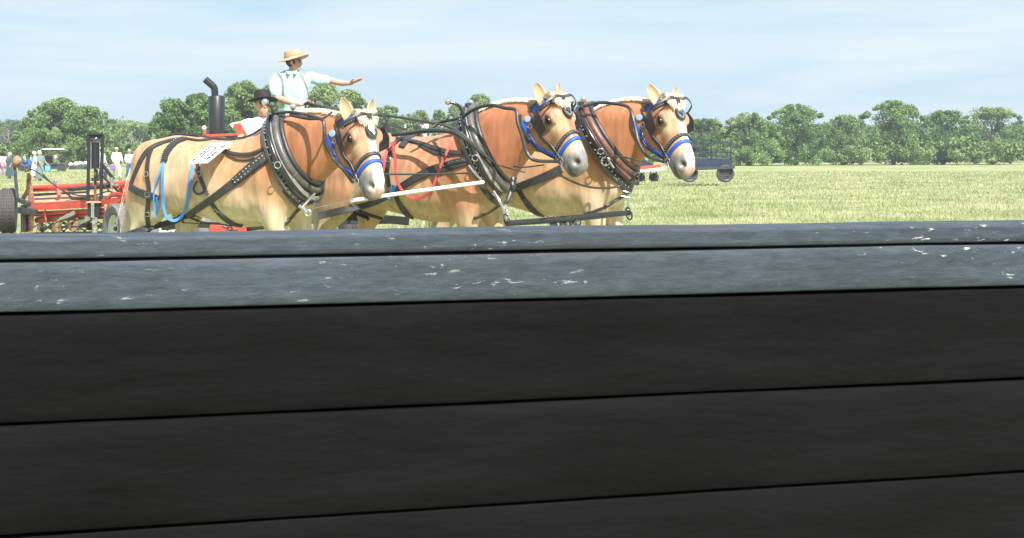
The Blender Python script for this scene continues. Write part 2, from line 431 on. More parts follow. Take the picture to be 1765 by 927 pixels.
    def ears(s, mb):
        for sg in (-1,1):
            base = s.H(.015, .0, sg*.104); up = nrm(-s.A*1.0+s.N*.10+s.Lr*sg*(.25+s.earp[0])-s.Lr*.10+s.N*s.earp[1])
            fw = nrm(s.N*.8+s.Lr*sg*.45); fw = nrm(fw-up*fw.dot(up)); sd_ = np.cross(up, fw)
            prof = [(-.03,.046),(.02,.05),(.06,.053),(.10,.046),(.135,.03),(.155,.016),(.168,.004)]
            rings = []
            for h, r in prof:
                c = base+up*h*s.hs; ring = []
                for k in range(14):   # outer shell then the hollow front
                    t = math.pi*(k/13)-math.pi/2   # -90..90 around the back
                    ring.append(c+(sd_*math.sin(t)*r-fw*math.cos(t)*r*.8)*s.hs)
                for k in range(1, 9):
                    t = math.pi/2-math.pi*(k/9); ring.append(c+(sd_*math.sin(t)*r*.82-fw*math.cos(t)*r*.45)*s.hs)
                rings.append(np.array(ring))
            mb.rings(rings)
    def colours(s, V, n0):
        cs = s.coatspec
        w = s.Wi(V); h = s.Hi(V); a, n, l = h[:,0], h[:,1], h[:,2]
        inhead = smoothstep(-.32,-.22, n)*smoothstep(-.02,.06,a)*(1-smoothstep(.14,.2,abs(l)))
        nn = vnoise(w, 2.6, cs.get('seed',1)); n2 = vnoise(w, 7, 5)
        body, cream, neckc = np.array(cs['body']), np.array(cs['cream']), np.array(cs['neck'])
        u, v, z = w[:,0], w[:,1], w[:,2]
        belly = 1-smoothstep(.74, 1.20, z+nn*.28+.05*np.sin(u*5)); belly = np.clip(belly, 0, 1)
        flank = np.exp(-((u-.52)/.22)**2-((z-1.18)/.26)**2)*.5      # pale flank
        k = np.clip(belly+flank, 0, 1)*cs.get('creamk', 1)
        col = body[None]*(1-k[:,None])+cream[None]*k[:,None]
        dap = vnoise(w*np.array([1,1,.8]), 14, 21); col = col*(1+.10*dap*smoothstep(.9,1.2,z))[:,None]
        sweat = np.exp(-((u-1.38)/.10)**2)*smoothstep(.85,1.1,z)*.16+np.exp(-((u-.16)/.10)**2-((z-1.05)/.2)**2)*.15; col = col*(1-sweat[:,None])
        nk = smoothstep(1.35,1.62,u+(z-1.3)*.35)*smoothstep(1.02,1.25,z)
        col = col*(1-nk[:,None])+neckc[None]*nk[:,None]
        streak = (1+.17*n2+.14*nn+.15*vnoise(w*np.array([2.2,1,.35]), 9, 4))
        col = col*streak[:,None]
        # mane roots
        cr_ = spline(s.crest, 6); dm = np.min(np.linalg.norm(V[:,None,:]-cr_[None], axis=2), axis=1)
        k = smoothstep(.085,.045, dm+n2*.012); col = col*(1-k[:,None])+np.array([.74,.63,.45])[None]*k[:,None]
        # face
        face = np.array(cs['face']); white = np.array([.84,.80,.74]); grey = np.array([.20,.185,.18]); pink = np.array([.62,.36,.30]); pale = np.array([.70,.52,.32])
        fc = np.tile(face, (len(V),1))
        cheek = smoothstep(.03,-.06,n)*0
        k = np.exp(-((a-.31)/.10)**2-((n-.0)/.055)**2)*(abs(l)>.03)*cs.get('pale', .9); fc = fc*(1-k[:,None])+pale[None]*k[:,None]   # pale hollow under the eye
        k = smoothstep(.42,.56,a+n2*.03)*.85; fc = fc*(1-k[:,None])+pale[None]*k[:,None]
        gm = smoothstep(.53,.63,a+n2*.03+.05*smoothstep(.0,-.1,n)); fc = fc*(1-gm[:,None])+grey[None]*gm[:,None]*1.15
        dk = smoothstep(.66,.74,a)*smoothstep(-.06,-.12,n); fc = fc*(1-.5*dk[:,None])
        bw = cs['blaze'](a); bl = smoothstep(.012,-.012,abs(l-cs.get('bshift',0))-bw+n2*.008)*smoothstep(-.02,.03,n+.04)
        bl = np.clip(bl, 0, 1); fc = fc*(1-bl[:,None])+white[None]*bl[:,None]
        pk = cs.get('pink',1)*np.exp(-((a-.75)/.04)**2)*smoothstep(.075,.03,abs(l-.0))*smoothstep(-.09,-.04,n); fc = fc*(1-pk[:,None])+pink[None]*pk[:,None]
        for sg in (-1,1):
            q = ((a-.225)/.046)**2+((n+.010)/.034)**2; e = np.exp(-q*q*.5)*(l*sg > .05)
            fc = fc*(1-.85*e[:,None])+np.array([.05,.04,.035])[None]*.85*e[:,None]
            q = ((a-.697)/.027)**2+((n+.004)/.020)**2; e = np.exp(-q*q*.7)*(l*sg > .015)
            fc = fc*(1-.93*e[:,None])+np.array([.03,.022,.02])[None]*.93*e[:,None]
            q = ((n+.105-(.77-a)*.15)/.006)**2; e = np.exp(-q)*(a>.655)*(l*sg>.005); fc = fc*(1-.75*e[:,None])
        col = col*(1-inhead[:,None])+fc*inhead[:,None]
        if n0 < len(V):
            e = V[n0:]; hh = h[n0:]; ec = np.array([.66,.46,.27])
            k = smoothstep(-.10,-.16, hh[:,0]); c = ec[None]*(1-.35*k[:,None])
            per = (len(V)-n0)//2
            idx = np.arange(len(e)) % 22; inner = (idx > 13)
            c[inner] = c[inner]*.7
            col[n0:] = c
        return np.clip(col, .003, .92)
    # surface queries -------------------------------------------------
    def hit(s, o, d, off=.004):
        r = s.bvh.ray_cast(Vector(o), Vector(nrm(d)))
        if r[0] is None: return None
        n = np.array(r[1]); d = nrm(d)
        if n.dot(d) > 0 : n = n
        return np.array(r[0]), n
    def hit_out(s, o, d):
        """skin along d from an inside point"""
        d = nrm(d)
        if np.linalg.norm(np.asarray(o)-s.H(.35,-.1,0)) < .5*s.sc:
            r = s.bvh.ray_cast(Vector(o), Vector(d), 1.0)
            if r[0] is not None:
                m = np.array(r[1]); return np.array(r[0]), (m if m.dot(d) > 0 else -m)
        far = np.array(o)+d*2.0
        r = s.bvh.ray_cast(Vector(far), Vector(-d), 2.0)
        return (np.array(r[0]), np.array(r[1])) if r[0] is not None else (np.array(o), d)
    def cam_hit(s, px, py):
        o = V3(0,0,CAMZ); d = nrm(P(px,py,10)-o)
        r = s.bvh.ray_cast(Vector(o), Vector(d))
        return (np.array(r[0]), np.array(r[1])) if r[0] is not None else None
    def smooth_path(s, pts, nr, it=2):
        pts, nr = np.array(pts), np.array(nr)
        for _ in range(it):
            pts[1:-1] = (pts[:-2]+2*pts[1:-1]+pts[2:])/4; nr[1:-1] = (nr[:-2]+2*nr[1:-1]+nr[2:])/4
        return pts, nr
    def strap_px(s, mb, pxs, w, t=.006, off=.006, mirror=True, n=8):
        """strap lying on the near side through photo pixels; mirrored to the far side"""
        Q = spline(pxs, n); pts, nr = [], []
        for q in Q:
            r = s.cam_hit(q[0], q[1])
            if r is None: continue
            pts.append(r[0]+r[1]*off); nr.append(r[1])
        if len(pts) < 3: return
        pts, nr = s.smooth_path(pts, nr); mb.ribbon(pts, nr, w, t)
        if mirror:
            d = (pts-s.O)@s.Vv; P2 = pts-2*d[:,None]*s.Vv[None]; d2 = nr@s.Vv; N2 = nr-2*d2[:,None]*s.Vv[None]
            mb.ribbon(P2[::-1], N2[::-1], w, t)
        return pts
    def band(s, mb, c, ax, ref, w, t=.006, off=.005, a0=0, a1=360, n=48):
        """closed band round the skin in the plane through c with normal ax"""
        ax = nrm(ax); a = nrm(np.asarray(ref)-ax*np.asarray(ref).dot(ax)); b = np.cross(ax, a); pts, nr = [], []
        for k in range(n+1):
            q = R(a0+(a1-a0)*k/n); d = a*math.cos(q)+b*math.sin(q); p, m = s.hit_out(c, d); pts.append(p+m*off); nr.append(nrm(m-ax*m.dot(ax)))
        if abs(a1-a0) >= 359:
            pts = pts[-4:-1]+pts[:-1]+pts[:4]; nr = nr[-4:-1]+nr[:-1]+nr[:4]
            pts, nr = s.smooth_path(pts, nr, 3); pts, nr = pts[3:-3], nr[3:-3]; pts[0] = pts[-1] = (pts[0]+pts[-1])/2; nr[0] = nr[-1] = (nr[0]+nr[-1])/2
        else: pts, nr = s.smooth_path(pts, nr, 3)
        mb.ribbon(pts, nr, w, t); return pts, nr
    def hpath(s, pts, n=6, off=.006):
        """path on the head: list of (a, n, side) -> skin points"""
        out, nr = [], []
        Q = spline([p[:2] for p in pts], n); sg = pts[0][2]
        for q in Q:
            p, m = s.hit_out(s.H(q[0], q[1], 0), s.Lr*sg); out.append(p+m*off); nr.append(m)
        return s.smooth_path(out, nr)
    def details(s):
        e = MB()
        Rm = np.array([s.A, s.Lr, s.N]).T
        for sg in (-1,1):
            p, m = s.hit_out(s.H(.226,-.010,0), s.Lr*sg)
            eb = MB(); eb.ball(p-m*.004*s.hs, np.array([.036,.026,.020])*s.hs, 14, Rm); eb.build('eye', M['eye'], s.root)
        # mane: strands falling to the far side, ridge along the crest
        q, ws = [], []
        C = spline(s.crest, 12); T = spline(s.throat, 12); N = len(C)
        far = -s.Vv
        for i in range(3600):
            t = rng.uniform(0, N-1.001); k = int(t); f = t-k; p = C[k]*(1-f)+C[k+1]*f; th = nrm(T[k]-C[k]); tg = nrm(C[min(k+1,N-1)]-C[max(k-1,0)])
            side = -1 if rng.rand() < .6 else 1
            L = rng.uniform(.14,.32) if side < 0 else rng.uniform(.01,.035)
            lift = rng.uniform(.0,.012); sl_ = rng.uniform(-1.5,-.5); pts = []
            for j in range(6):
                g = j/5; d_ = L*g; lat = .2*math.sqrt(max(0, 1-(1-min(d_,.3)/.3)**2))
                pts.append(p+th*(d_-.012)+s.Vv*side*(lat*.98+lift)*s.sc+tg*(sl_*d_)+V3(0,0,lift*.5)-th*lift)
            q.append(pts); ws.append(.005)
        # forelock
        for i in range(900):
            l0 = rng.uniform(-.085,.085); q_ = []
            L = rng.uniform(.06,.20)*(1-.45*(abs(l0)/.085)**2); k0 = rng.uniform(-.02,.03); out = rng.uniform(.0,.03)
            for j in range(6):
                g = j/5; q_.append(s.H(-.02+k0+L*g, .0+.088*math.sin(min(1,g*1.5+.1)*1.5)+out, l0*(1+.15*g)+rng.randn()*.003+.012*g))
            q.append(q_); ws.append(.006)
        quads = []
        cd = V3(0,-1,0)
        for pts, w in zip(q, ws):
            pts = np.array(pts); T_ = np.gradient(pts, axis=0); B = np.cross(T_, cd[None]+rng.randn(3)*.5); B = B/np.maximum(np.linalg.norm(B,axis=1,keepdims=True),1e-6)
            ww = w*np.linspace(1,.35,len(pts))[:,None]/2
            for j in range(len(pts)-1): quads.append([pts[j]-B[j]*ww[j], pts[j]+B[j]*ww[j], pts[j+1]+B[j+1]*ww[j+1], pts[j+1]-B[j+1]*ww[j+1]])
        quads_np('mane', np.array(quads), M['mane'], s.root)
        # tail
        quads = []
        for i in range(900):
            o = rng.randn(2)*.028; p0 = s.W(.0, o[0], 1.36+o[1]); L = rng.uniform(.5,.95); sp = rng.randn(2)*.05; pts = []
            for j in range(8):
                g = j/7; pts.append(p0+s.U*(-.055*math.sin(min(1,g*2.5)*1.57)-.05*g+sp[0]*g)*s.sc+s.Vv*(sp[1]*g)*s.sc-V3(0,0,1)*(g*L-.03*math.sin(g*3))*s.sc)
            pts = np.array(pts); T_ = np.gradient(pts, axis=0); B = np.cross(T_, cd[None]+rng.randn(3)*.5); B = B/np.maximum(np.linalg.norm(B,axis=1,keepdims=True),1e-6)
            for j in range(7):
                w0, w1 = .003*(1-.6*j/7), .003*(1-.6*(j+1)/7); quads.append([pts[j]-B[j]*w0, pts[j]+B[j]*w0, pts[j+1]+B[j+1]*w1, pts[j+1]-B[j+1]*w1])
        quads_np('tail', np.array(quads), M['mane'], s.root)

def blaze1(a): return np.interp(a, [0,.08,.16,.24,.34,.46,.58,.68,.8], [.0,.01,.022,.028,.028,.034,.05,.05,.06])
def blaze2(a): return np.interp(a, [0,.08,.5,.6,.8], [-.03,-.03,-.03,-.03,-.03])
def blaze3(a): return np.interp(a, [0,.06,.14,.24,.34,.46,.58,.68,.8], [.0,.02,.03,.033,.03,.032,.045,.045,.05])
h1 = Horse(385, 14.0, 26, 1.0, (620,199,13.25), 56, 25, 0, 1.16, (-.12,.45,.12,.35),
    dict(body=(.47,.26,.135), cream=(.66,.54,.38), neck=(.43,.175,.08), face=(.38,.17,.085), blaze=blaze1, seed=1), 'tan draft horse nearest the camera at the left with a white sign on its back', hmus=(.04,.0))
h2 = Horse(716, 14.85, 26, 1.05, (950,171,14.1), 52, 32, -3, 1.12, (-.15,.35,-.05,.35),
    dict(body=(.43,.205,.105), cream=(.60,.45,.28), neck=(.38,.145,.066), face=(.38,.165,.08), blaze=blaze2, seed=7, creamk=.8, pink=0), 'reddish tan draft horse in the middle of the team with grey muzzle and no blaze', dz=-.03, hmus=(-.03,.12))
h3 = Horse(920, 15.7, 26, 1.10, (1149,173,14.95), 58, 28, 2, 1.12, (-.1,.3,.1,.3),
    dict(body=(.46,.25,.125), cream=(.65,.51,.35), neck=(.40,.16,.072), face=(.38,.17,.083), blaze=blaze3, seed=12), 'tan draft horse furthest right with wide white blaze and pink nose', dz=-.05, hmus=(.08,-.06))
# ---------------------------------------------------------------- harness, collars, bridles, halters
def lift(s, pts, off):   # photo pixels -> points floating just off the near side
    out = []
    for q in spline(pts, 8):
        r = s.cam_hit(q[0], q[1]); out.append(None if r is None else r[0]+r[1]*off)
    good = [o for o in out if o is not None]
    D = np.median([g[1] for g in good]) if good else s.D-.35
    idx = [i for i,o in enumerate(out) if o is not None]; Q = spline(pts, 8)
    ds = np.interp(range(len(out)), idx, [out[i][1] for i in idx]) if idx else np.full(len(out), D)
    ds = np.minimum(ds, np.median(ds)+.05)
    for _ in range(6): ds[1:-1] = (ds[:-2]+2*ds[1:-1]+ds[2:])/4
    return np.array([P(q[0], q[1], d) for q, d in zip(Q, ds)])
def loose(s, pts, w, m, name, parent, off=.03, t=.004, mirror=False):
    p = lift(s, pts, off); mb = MB(); mb.ribbon(p, np.tile(-V3(s.U[1]*0,1,0)+V3(0,0,.15), (len(p),1)), w, t)
    if mirror:
        d = (p-s.O)@s.Vv; mb.ribbon(p-2*d[:,None]*s.Vv[None], np.tile(V3(0,1,.15), (len(p),1)), w, t)
    return mb.build(name, m, parent)
def buckle(mb, c, n, up, w, h, r=.003):
    n = nrm(n); up = nrm(up-n*np.dot(up,n)); sd_ = np.cross(up, n)
    k = [c+sd_*x*w/2+up*y*h/2 for x,y in ((-1,-1),(1,-1),(1,1),(-1,1))]
    pts = []
    for i in range(4):
        for f in (.05,.5,.95): pts.append(k[i]*(1-f)+k[(i+1)%4]*f)
    mb.tube(pts, r, 6, closed=True)
def buckles(s, parent, pxs, w=.045, h=.04):
    for (x, y, dx, dy) in pxs:
        r = s.cam_hit(x, y)
        if r is None: continue
        mb = MB(); buckle(mb, r[0]+r[1]*.018, r[1], V3(dx,0,-dy), w, h); mb.build('buckle', M['steel'], parent)
def studs_on(path, nr, name, parent, step=.03, r=.006, side=0., m=None):
    mb = MB(); L = 0
    for i in range(1, len(path)):
        L += np.linalg.norm(path[i]-path[i-1])
        if L > step:
            L = 0; t = nrm(path[i]-path[i-1]); b = np.cross(t, nrm(nr[i])); mb.ball(path[i]+b*side+nrm(nr[i])*(.012 if side else .007), r, 6)
    o = mb.build(name, m or M['chrome'], parent); o['kind'] = 'stuff'; return o

def collar(s, T, B, w, dT, dB, roll_m, balls, hame_top, desc, wide=.13):
    T, B = P(*T, dT), P(*B, dB); c = (T+B)/2; e1 = T-B; nx = nrm(np.cross(e1, s.Vv));
    if nx.dot(s.U) < 0: nx = -nx
    root = thing('horse_collar', (c[0], c[1], B[2]-.1), desc, 'horse collar')
    up = nrm(e1); H_ = np.linalg.norm(e1)/2; N = 56
    def ring(shift, off, grow=0):
        pts, nr = [], []; cc = c+nx*shift
        for k in range(N):
            q = 2*math.pi*k/N; d = up*math.cos(q)+s.Vv*math.sin(q)
            low = -math.cos(q)
            el = 1/math.sqrt((math.cos(q)/H_)**2+(math.sin(q)/(w*(1+.10*low)))**2)
            p, m = s.hit_out(cc, d); rad = min(np.linalg.norm(p-cc), el*1.25)
            rad = max(rad+.0, el*.97)+off
            pts.append(rad)
        pts = np.array(pts)
        for _ in range(10): pts = (np.roll(pts,1)+2*pts+np.roll(pts,-1))/4
        out = []
        for k in range(N):
            q = 2*math.pi*k/N; d = up*math.cos(q)+s.Vv*math.sin(q); out.append(cc+d*pts[k]); nr.append(d)
        return np.array(out), np.array(nr)
    p, n = ring(.0, .035); mb = MB(); mb.tube(p, .040, 12, closed=True); mb.build('collar_roll', roll_m, root)
    mb = MB()
    for k in (3, 9, 15, 21, 35, 41, 47, 53): mb.torus(p[k], p[(k+1)%N]-p[k-1], .041, .003, 14, 4)
    o = mb.build('stitched_band', M['canvas'], root); o['kind'] = 'stuff'
    p, n = ring(.055, .016); mb = MB(); mb.tube(p, .024, 10, closed=True); mb.build('collar_rim', M['leather'], root)
    # draft body of the collar and its studded housing
    p, n = ring(-.07, .03); mb = MB(); p2 = np.r_[p, p[:1]]; n2 = np.r_[n, n[:1]]
    ww = np.array([.07 if abs(math.cos(2*math.pi*k/N)) > .93 and math.cos(2*math.pi*k/N) > 0 else wide for k in range(N+1)]); 
    for _ in range(8): ww = (np.roll(ww,1)+2*ww+np.roll(ww,-1))/4
    mb.ribbon(p2, n2+nx*-.35, ww, .03); mb.build('collar_body', M['canvas'] if roll_m is M['collar'] else M['collar_brown'], root)
    p, n = ring(-.085-wide*.32, .034); mb = MB(); mb.ribbon(np.r_[p,p[:1]], np.r_[n,n[:1]]-nx*.5, .05, .03); pad = mb.build('housing', M['collar'], root)
    p3, n3 = ring(-.07-wide*.22, .066); studs_on(np.r_[p3,p3[:1]], np.r_[n3,n3[:1]], 'stud_row', pad, .042, .011)
    # hames
    p, n = ring(-.05, .088)
    for sg, (bx, by, bd), tops in ((1, balls[0], hame_top[0]), (-1, balls[1], hame_top[1])):
        ks = list(range(3, N//2-1)) if sg > 0 else list(range(N-3, N//2+1, -1))
        path = [p[k] for k in ks][::-1]; path = path+[P(*t) for t in tops]
        mb = MB(); mb.tube(spline(path, 3), [.014,.019,.02,.02,.017,.013], 10); h = mb.build('hame', M['black_metal'], root)
        mb = MB(); mb.ball(P(bx, by, bd), .034, 16); mb.build('hame_ball', M['chrome'], h)
        mb = MB(); kk = ks[len(ks)//2+2]; mb.torus(p[kk]+n[kk]*.015+s.Vv*sg*.02, nrm(s.Vv*sg+s.U*.3), .030, .005, 18, 6); mb.build('ring', M['chrome'], h)
    mb = MB(); q = p[N//2]; mb.box(q+n[N//2]*.0, (.12,.03,.03)); mb.build('hame_strap', M['leather'], root)
    q = p[0]; mb = MB(); mb.box(q, (.05,.16,.045), bev=.01); mb.build('top_cap', M['leather'], root)
    return root

def emblem(mb, c, x, y, n, r):
    """raised prancing-horse-like silver scroll on the drop"""
    pts = [(-.55,.5),(-.1,.85),(.35,.7),(.6,.3),(.25,.15),(.35,-.35),(.1,-.8),(-.15,-.3),(-.5,-.1),(-.65,.2)]
    F = [c+x*a*r+y*b*r+n*.004 for a,b in pts]; G = [f+n*.006 for f in F]; m = len(pts)
    mb.add(F+G, [tuple(range(m))[::-1], tuple(range(m,2*m))]+[(i,(i+1)%m,m+(i+1)%m,m+i) for i in range(m)])

def bridle(s, drop, desc, hdesc, oval=False):
    H = s.H; root = thing('bridle', H(.3,-.5,0), desc, 'bridle'); k = s.hs
    def bnd(name, a_f, n_f, a_b, n_b, w, m, par, rng_=(0,360), off=.005, t=.007):
        f, b = H(a_f, n_f, 0), H(a_b, n_b, 0); ax = np.cross(nrm(f-b), s.Lr); mb = MB()
        r = s.band(mb, (f+b)/2, ax, f-b, w*k, t, off, rng_[0], rng_[1], 56); o = mb.build(name, m, par); return r, o
    def hp(name, pts, w, m, par, off=.008, t=.006):
        for sg in (1, -1):
            p, n = s.hpath([(a, b, sg) for a, b in pts], 6, off); mb = MB(); mb.ribbon(p, n, w*k, t); mb.build(name, m, par)
    (p, n), o = bnd('noseband', .405, .07, .50, -.16, .034, M['leather'], root)
    studs_on(p, n, 'stud_row', o, .021, .0068)
    (p, n), o = bnd('browband', .065, .10, .085, -.20, .032, M['leather'], root, (-92, 92), .008)
    studs_on(p, n, 'stud_row', o, .021, .0062)
    bnd('crown_strap', -.045, .0, .06, -.26, .035, M['leather'], root, (-100, 100), .01)
    hp('cheek_strap', [(.05,-.165),(.15,-.16),(.28,-.155),(.40,-.145),(.50,-.135)], .032, M['leather'], root)
    hp('throat_strap', [(.0,-.22),(.14,-.28),(.26,-.31)], .022, M['leather'], root, .006)
    hp('bit_strap', [(.50,-.13),(.57,-.135)], .025, M['leather'], root, .008)
    hp('rein_cheek', [(.26,-.27),(.42,-.24),(.53,-.17)], .018, M['leather'], root, .012)
    for sg in (1,-1):
        q, m = s.hit_out(H(.075,-.19,0), s.Lr*sg); mb = MB(); mb.lathe(q+m*.012, m, [(.0,0),(.033,0),(.033,.005),(.029,.009),(0,.010)], 18); mb.build('rosette', ROS, root)
        q, m = s.hit_out(H(.155,-.19,0), s.Lr*sg); mb = MB(); mb.torus(q+m*.02, m, .024, .0055, 18, 6); mb.build('ring', M['steel'], root)
        q, m = s.hit_out(H(.595,-.12,0), s.Lr*sg); mb = MB(); mb.torus(q+m*.022, m, .04, .006, 20, 6)
        mb.tube([q+m*.022, q+m*.03-s.A*-.05, q+m*.03+s.A*.10-s.N*.02], .006, 6); mb.build('bit', M['steel'], root)
        # blinder: cupped leather panel
        G = []; nu, nv = 7, 6
        for i in range(nu):
            for j in range(nv):
                x, y = i/(nu-1), j/(nv-1)
                a = .105+.205*x; nn_ = -.145+.150*y*(1-.25*abs(x-.5)); ll = .165+.075*y-.02*y*y-.015*(2*x-1)**2
                G.append(H(a, nn_, sg*ll))
        G = np.array(G); nrmv = s.Lr*sg*.008; F = []
        for i in range(nu-1):
            for j in range(nv-1):
                a = i*nv+j; F += [(a,a+1,a+nv+1,a+nv), (a+nu*nv,a+nu*nv+nv,a+nu*nv+nv+1,a+nu*nv+1)]
        ed = [i*nv for i in range(nu)]+[(nu-1)*nv+j for j in range(1,nv)]+[i*nv+nv-1 for i in range(nu-2,-1,-1)]+[j for j in range(nv-2,0,-1)]
        for a, b in zip(ed, ed[1:]+ed[:1]): F.append((a, b, b+nu*nv, a+nu*nv))
        mb = MB(); mb.add(np.r_[G, G+nrmv], F); bl = mb.build('blinder', M['leather'], root)
        mb = MB(); pp = spline([H(.108,-.012,sg*.212), H(.09,.07,sg*.185), H(.055,.128,sg*.095), H(.05,.115,sg*.015)], 6)
        mb.ribbon(pp, np.tile(s.N+s.Lr*sg*.4, (len(pp),1)), .02*k, .006); mb.build('blinder_stay', M['leather'], bl)
    # forehead drop
    c, m = s.hit_out(H(.205,0,0), s.N); c = c+m*.012; x, y = s.Lr, -s.A
    mb = MB(); R_ = drop*k; prof = []
    rings = []
    for o, sc_ in ((0,1),(.010,.95),(.012,0.01)):
        rings.append(np.array([c+m*o+(x*math.sin(t)*R_*.82+y*math.cos(t)*R_*1.1)*sc_ for t in np.linspace(0,2*math.pi,22,endpoint=False)]))
    mb.rings(rings); d = mb.build('face_drop', M['leather'], root)
    mb = MB(); cc = c+m*.012
    if oval:
        mb.rings([np.array([cc+m*o+(x*math.sin(t)*R_*.55+y*math.cos(t)*R_*.78)*q for t in np.linspace(0,2*math.pi,20,endpoint=False)]) for o,q in ((0,1),(.005,.95),(.006,.01))])
        mb.build('silver_plate', M['chrome'], d); mb = MB(); emblem(mb, cc+m*.004, x*-1, y, m, R_*.6); mb.build('emblem', M['dark_steel'], d)
    else:
        emblem(mb, cc, x*-1, y, m, R_*.85); mb.build('emblem', M['white_paint'], d)
    mb = MB(); pp = spline([H(.045,.118,0), H(.10,.112,0), c+y*R_*.8+m*.012], 5); mb.ribbon(pp, np.tile(s.N, (len(pp),1)), .05*k, .005); mb.build('drop_strap', M['leather'], d)
    # blue halter under the bridle
    hal = thing('halter', H(.35,-.5,0), hdesc, 'halter')
    bnd('noseband', .475, .065, .565, -.17, .034, M['blue_web'], hal)
    hp('cheek_band', [(.07,-.235),(.16,-.25),(.28,-.255),(.40,-.225),(.50,-.18),(.555,-.15)], .034, M['blue_web'], hal, .004)
    bnd('crown_band', -.015, .03, .08, -.20, .034, M['blue_web'], hal, (-105, 105), .007)
    for sg in (1,-1):
        q, mm = s.hit_out(H(.225,-.255,0), s.Lr*sg); mb = MB(); mb.torus(q+mm*.012, mm, .024, .005, 16, 6); mb.build('ring', M['steel'], hal)
        q, mm = s.hit_out(H(.545,-.13,0), s.Lr*sg); mb = MB(); buckle(mb, q+mm*.014, mm, s.A, .045, .04, .004); mb.build('buckle', M['steel'], hal)
    return root
ROS = mat('pale_blue_enamel', (.30,.40,.52), .3, var=.05)

def strap(s, name, parent, pxs, w, m=None, off=.006, t=.007, mirror=True):
    mb = MB(); p = s.strap_px(mb, pxs, w, t, off, False)
    if not mb.n: return None, None
    o = mb.build(name, m or M['leather'], parent)
    if mirror:
        V = np.concatenate(mb.v); V = V-2*((V-s.O)@s.Vv)[:,None]*s.Vv[None]; m2 = MB(); m2.add(V, [f[::-1] for f in mb.f]); m2.build(name, m or M['leather'], parent)
    return o, p
def BIT(h):
    q = h.H(.60,-.125,.135); return [(q[0]*FPX/q[1]+CX, CY-(q[2]-CAMZ)*FPX/q[1], q[1])]
def free(name, parent, pts, r, m, seg=8, n=6):
    mb = MB(); mb.tube(spline([P(*p) for p in pts], n), r, seg); return mb.build(name, m, parent)
def chain(name, parent, a, b, m, link=.045, r=.006):
    a, b = np.array(a,float), np.array(b,float); L = np.linalg.norm(b-a); n = max(2, int(L/(link*.75))); mb = MB(); d = nrm(b-a)
    s1 = nrm(np.cross(d, V3(.3,1,.2))); s2 = np.cross(d, s1)
    for i in range(n):
        c = a+(b-a)*(i+.5)/n; x = s1 if i%2 else s2
        mb.tube([c+d*math.cos(t)*link*.55+x*math.sin(t)*link*.33 for t in np.linspace(0,2*math.pi,10,endpoint=False)], r, 5, closed=True)
    return mb.build(name, m, parent)

# horse 1 -----------------------------------------------------------
collar(h1, (487,199), (537,318), .285, 13.72, 13.52, M['collar'], ((457,176,13.45), (505,184,13.95)),
       ([(470,196,13.47),(468,186,13.45),(463,180,13.45),(457,176,13.45)], [(500,199,13.95),(505,193,13.95),(505,186,13.95)]), 'grey black leather collar with studded edge on the left horse')
hn = thing('draft_harness', G0(385,14), 'black leather harness with breeching straps and blue strap on the left horse', 'harness')
strap(h1, 'hip_strap', hn, [(322,239),(300,241),(278,247),(262,254),(248,268),(236,292),(226,318)], .052)
strap(h1, 'hip_strap', hn, [(263,252),(256,272),(254,300),(257,322),(256,345),(254,370),(257,398)], .045)
strap(h1, 'breeching_band', hn, [(225,321),(234,328),(248,334),(259,337),(274,343)], .075, t=.014)
o, p = strap(h1, 'hip_pad', hn, [(318,240),(306,244),(294,254),(286,266),(283,278)], .075, t=.016)
buckles(h1, hn, [(253,300,.1,1),(255,335,.1,1),(254,368,0,1),(345,300,0,1),(372,362,.5,1),(452,277,1,-.6)])
o2 = studs_on(p, [V3(0,-1,.3)]*len(p), 'stitching', o, .016, .004, .03, M['white_paint']); studs_on(p, [V3(0,-1,.3)]*len(p), 'stitching', o, .016, .004, -.03, M['white_paint'])
strap(h1, 'trace', hn, [(462,268),(440,286),(410,309),(375,336),(340,360),(318,372)], [.085,.085,.075,.065,.06], t=.014, off=.012)
o, p = strap(h1, 'trace_layer', hn, [(468,263),(448,279),(428,294),(404,312)], [.105,.10,.095,.07], t=.012, off=.026, mirror=False)
if p is not None:
    for sd_ in (-.018,.018): studs_on(p[3:], [V3(0,-1,.3)]*len(p), 'stud_row', o, .035, .0055, sd_, M['white_paint'])
loose(h1, [(322,369),(300,381),(262,391),(232,400),(215,406)], .06, M['leather'], 'trace_end', hn, .05, .012)
strap(h1, 'belly_band', hn, [(360,343),(368,354),(377,366),(390,377),(403,385),(418,388)], [.045,.05,.075,.07], t=.012)
strap(h1, 'belly_line', hn, [(323,372),(338,379),(355,384),(378,387),(400,388)], .02)
strap(h1, 'side_strap', hn, [(384,259),(400,265),(424,267),(445,262),(458,254)], .03, off=.02)
strap(h1, 'side_strap', hn, [(382,262),(396,270),(408,275),(424,276),(440,272)], .014, off=.01)
loose(h1, [(340,282),(342,296),(347,312),(353,326),(357,336)], .036, M['leather'], 'hanging_strap', hn, .02, .006)
loose(h1, [(340,312),(335,320),(334,328),(340,334),(348,333),(354,326)], .022, M['leather'], 'hanging_strap', hn, .04, .005)
loose(h1, [(281,280),(280,305),(280,335),(283,362),(290,376),(301,380),(313,373),(321,355),(326,325),(329,300),(331,284)], .029, M['pale_blue_web'], 'blue_loop', hn, .045)
loose(h1, [(279,285),(274,300),(268,315),(265,335),(266,360),(268,374)], .018, M['pale_blue_web'], 'blue_loop', hn, .055)
loose(h1, [(268,374),(271,360),(270,340)], .018, M['pale_blue_web'], 'blue_loop', hn, .06)
mb = MB(); pts, nr = [], []
for u in np.linspace(.12, 1.45, 24):
    p, n = h1.hit_out(h1.W(u,.03,1.2), V3(0,0,1)); pts.append(p+n*.012); nr.append(n)
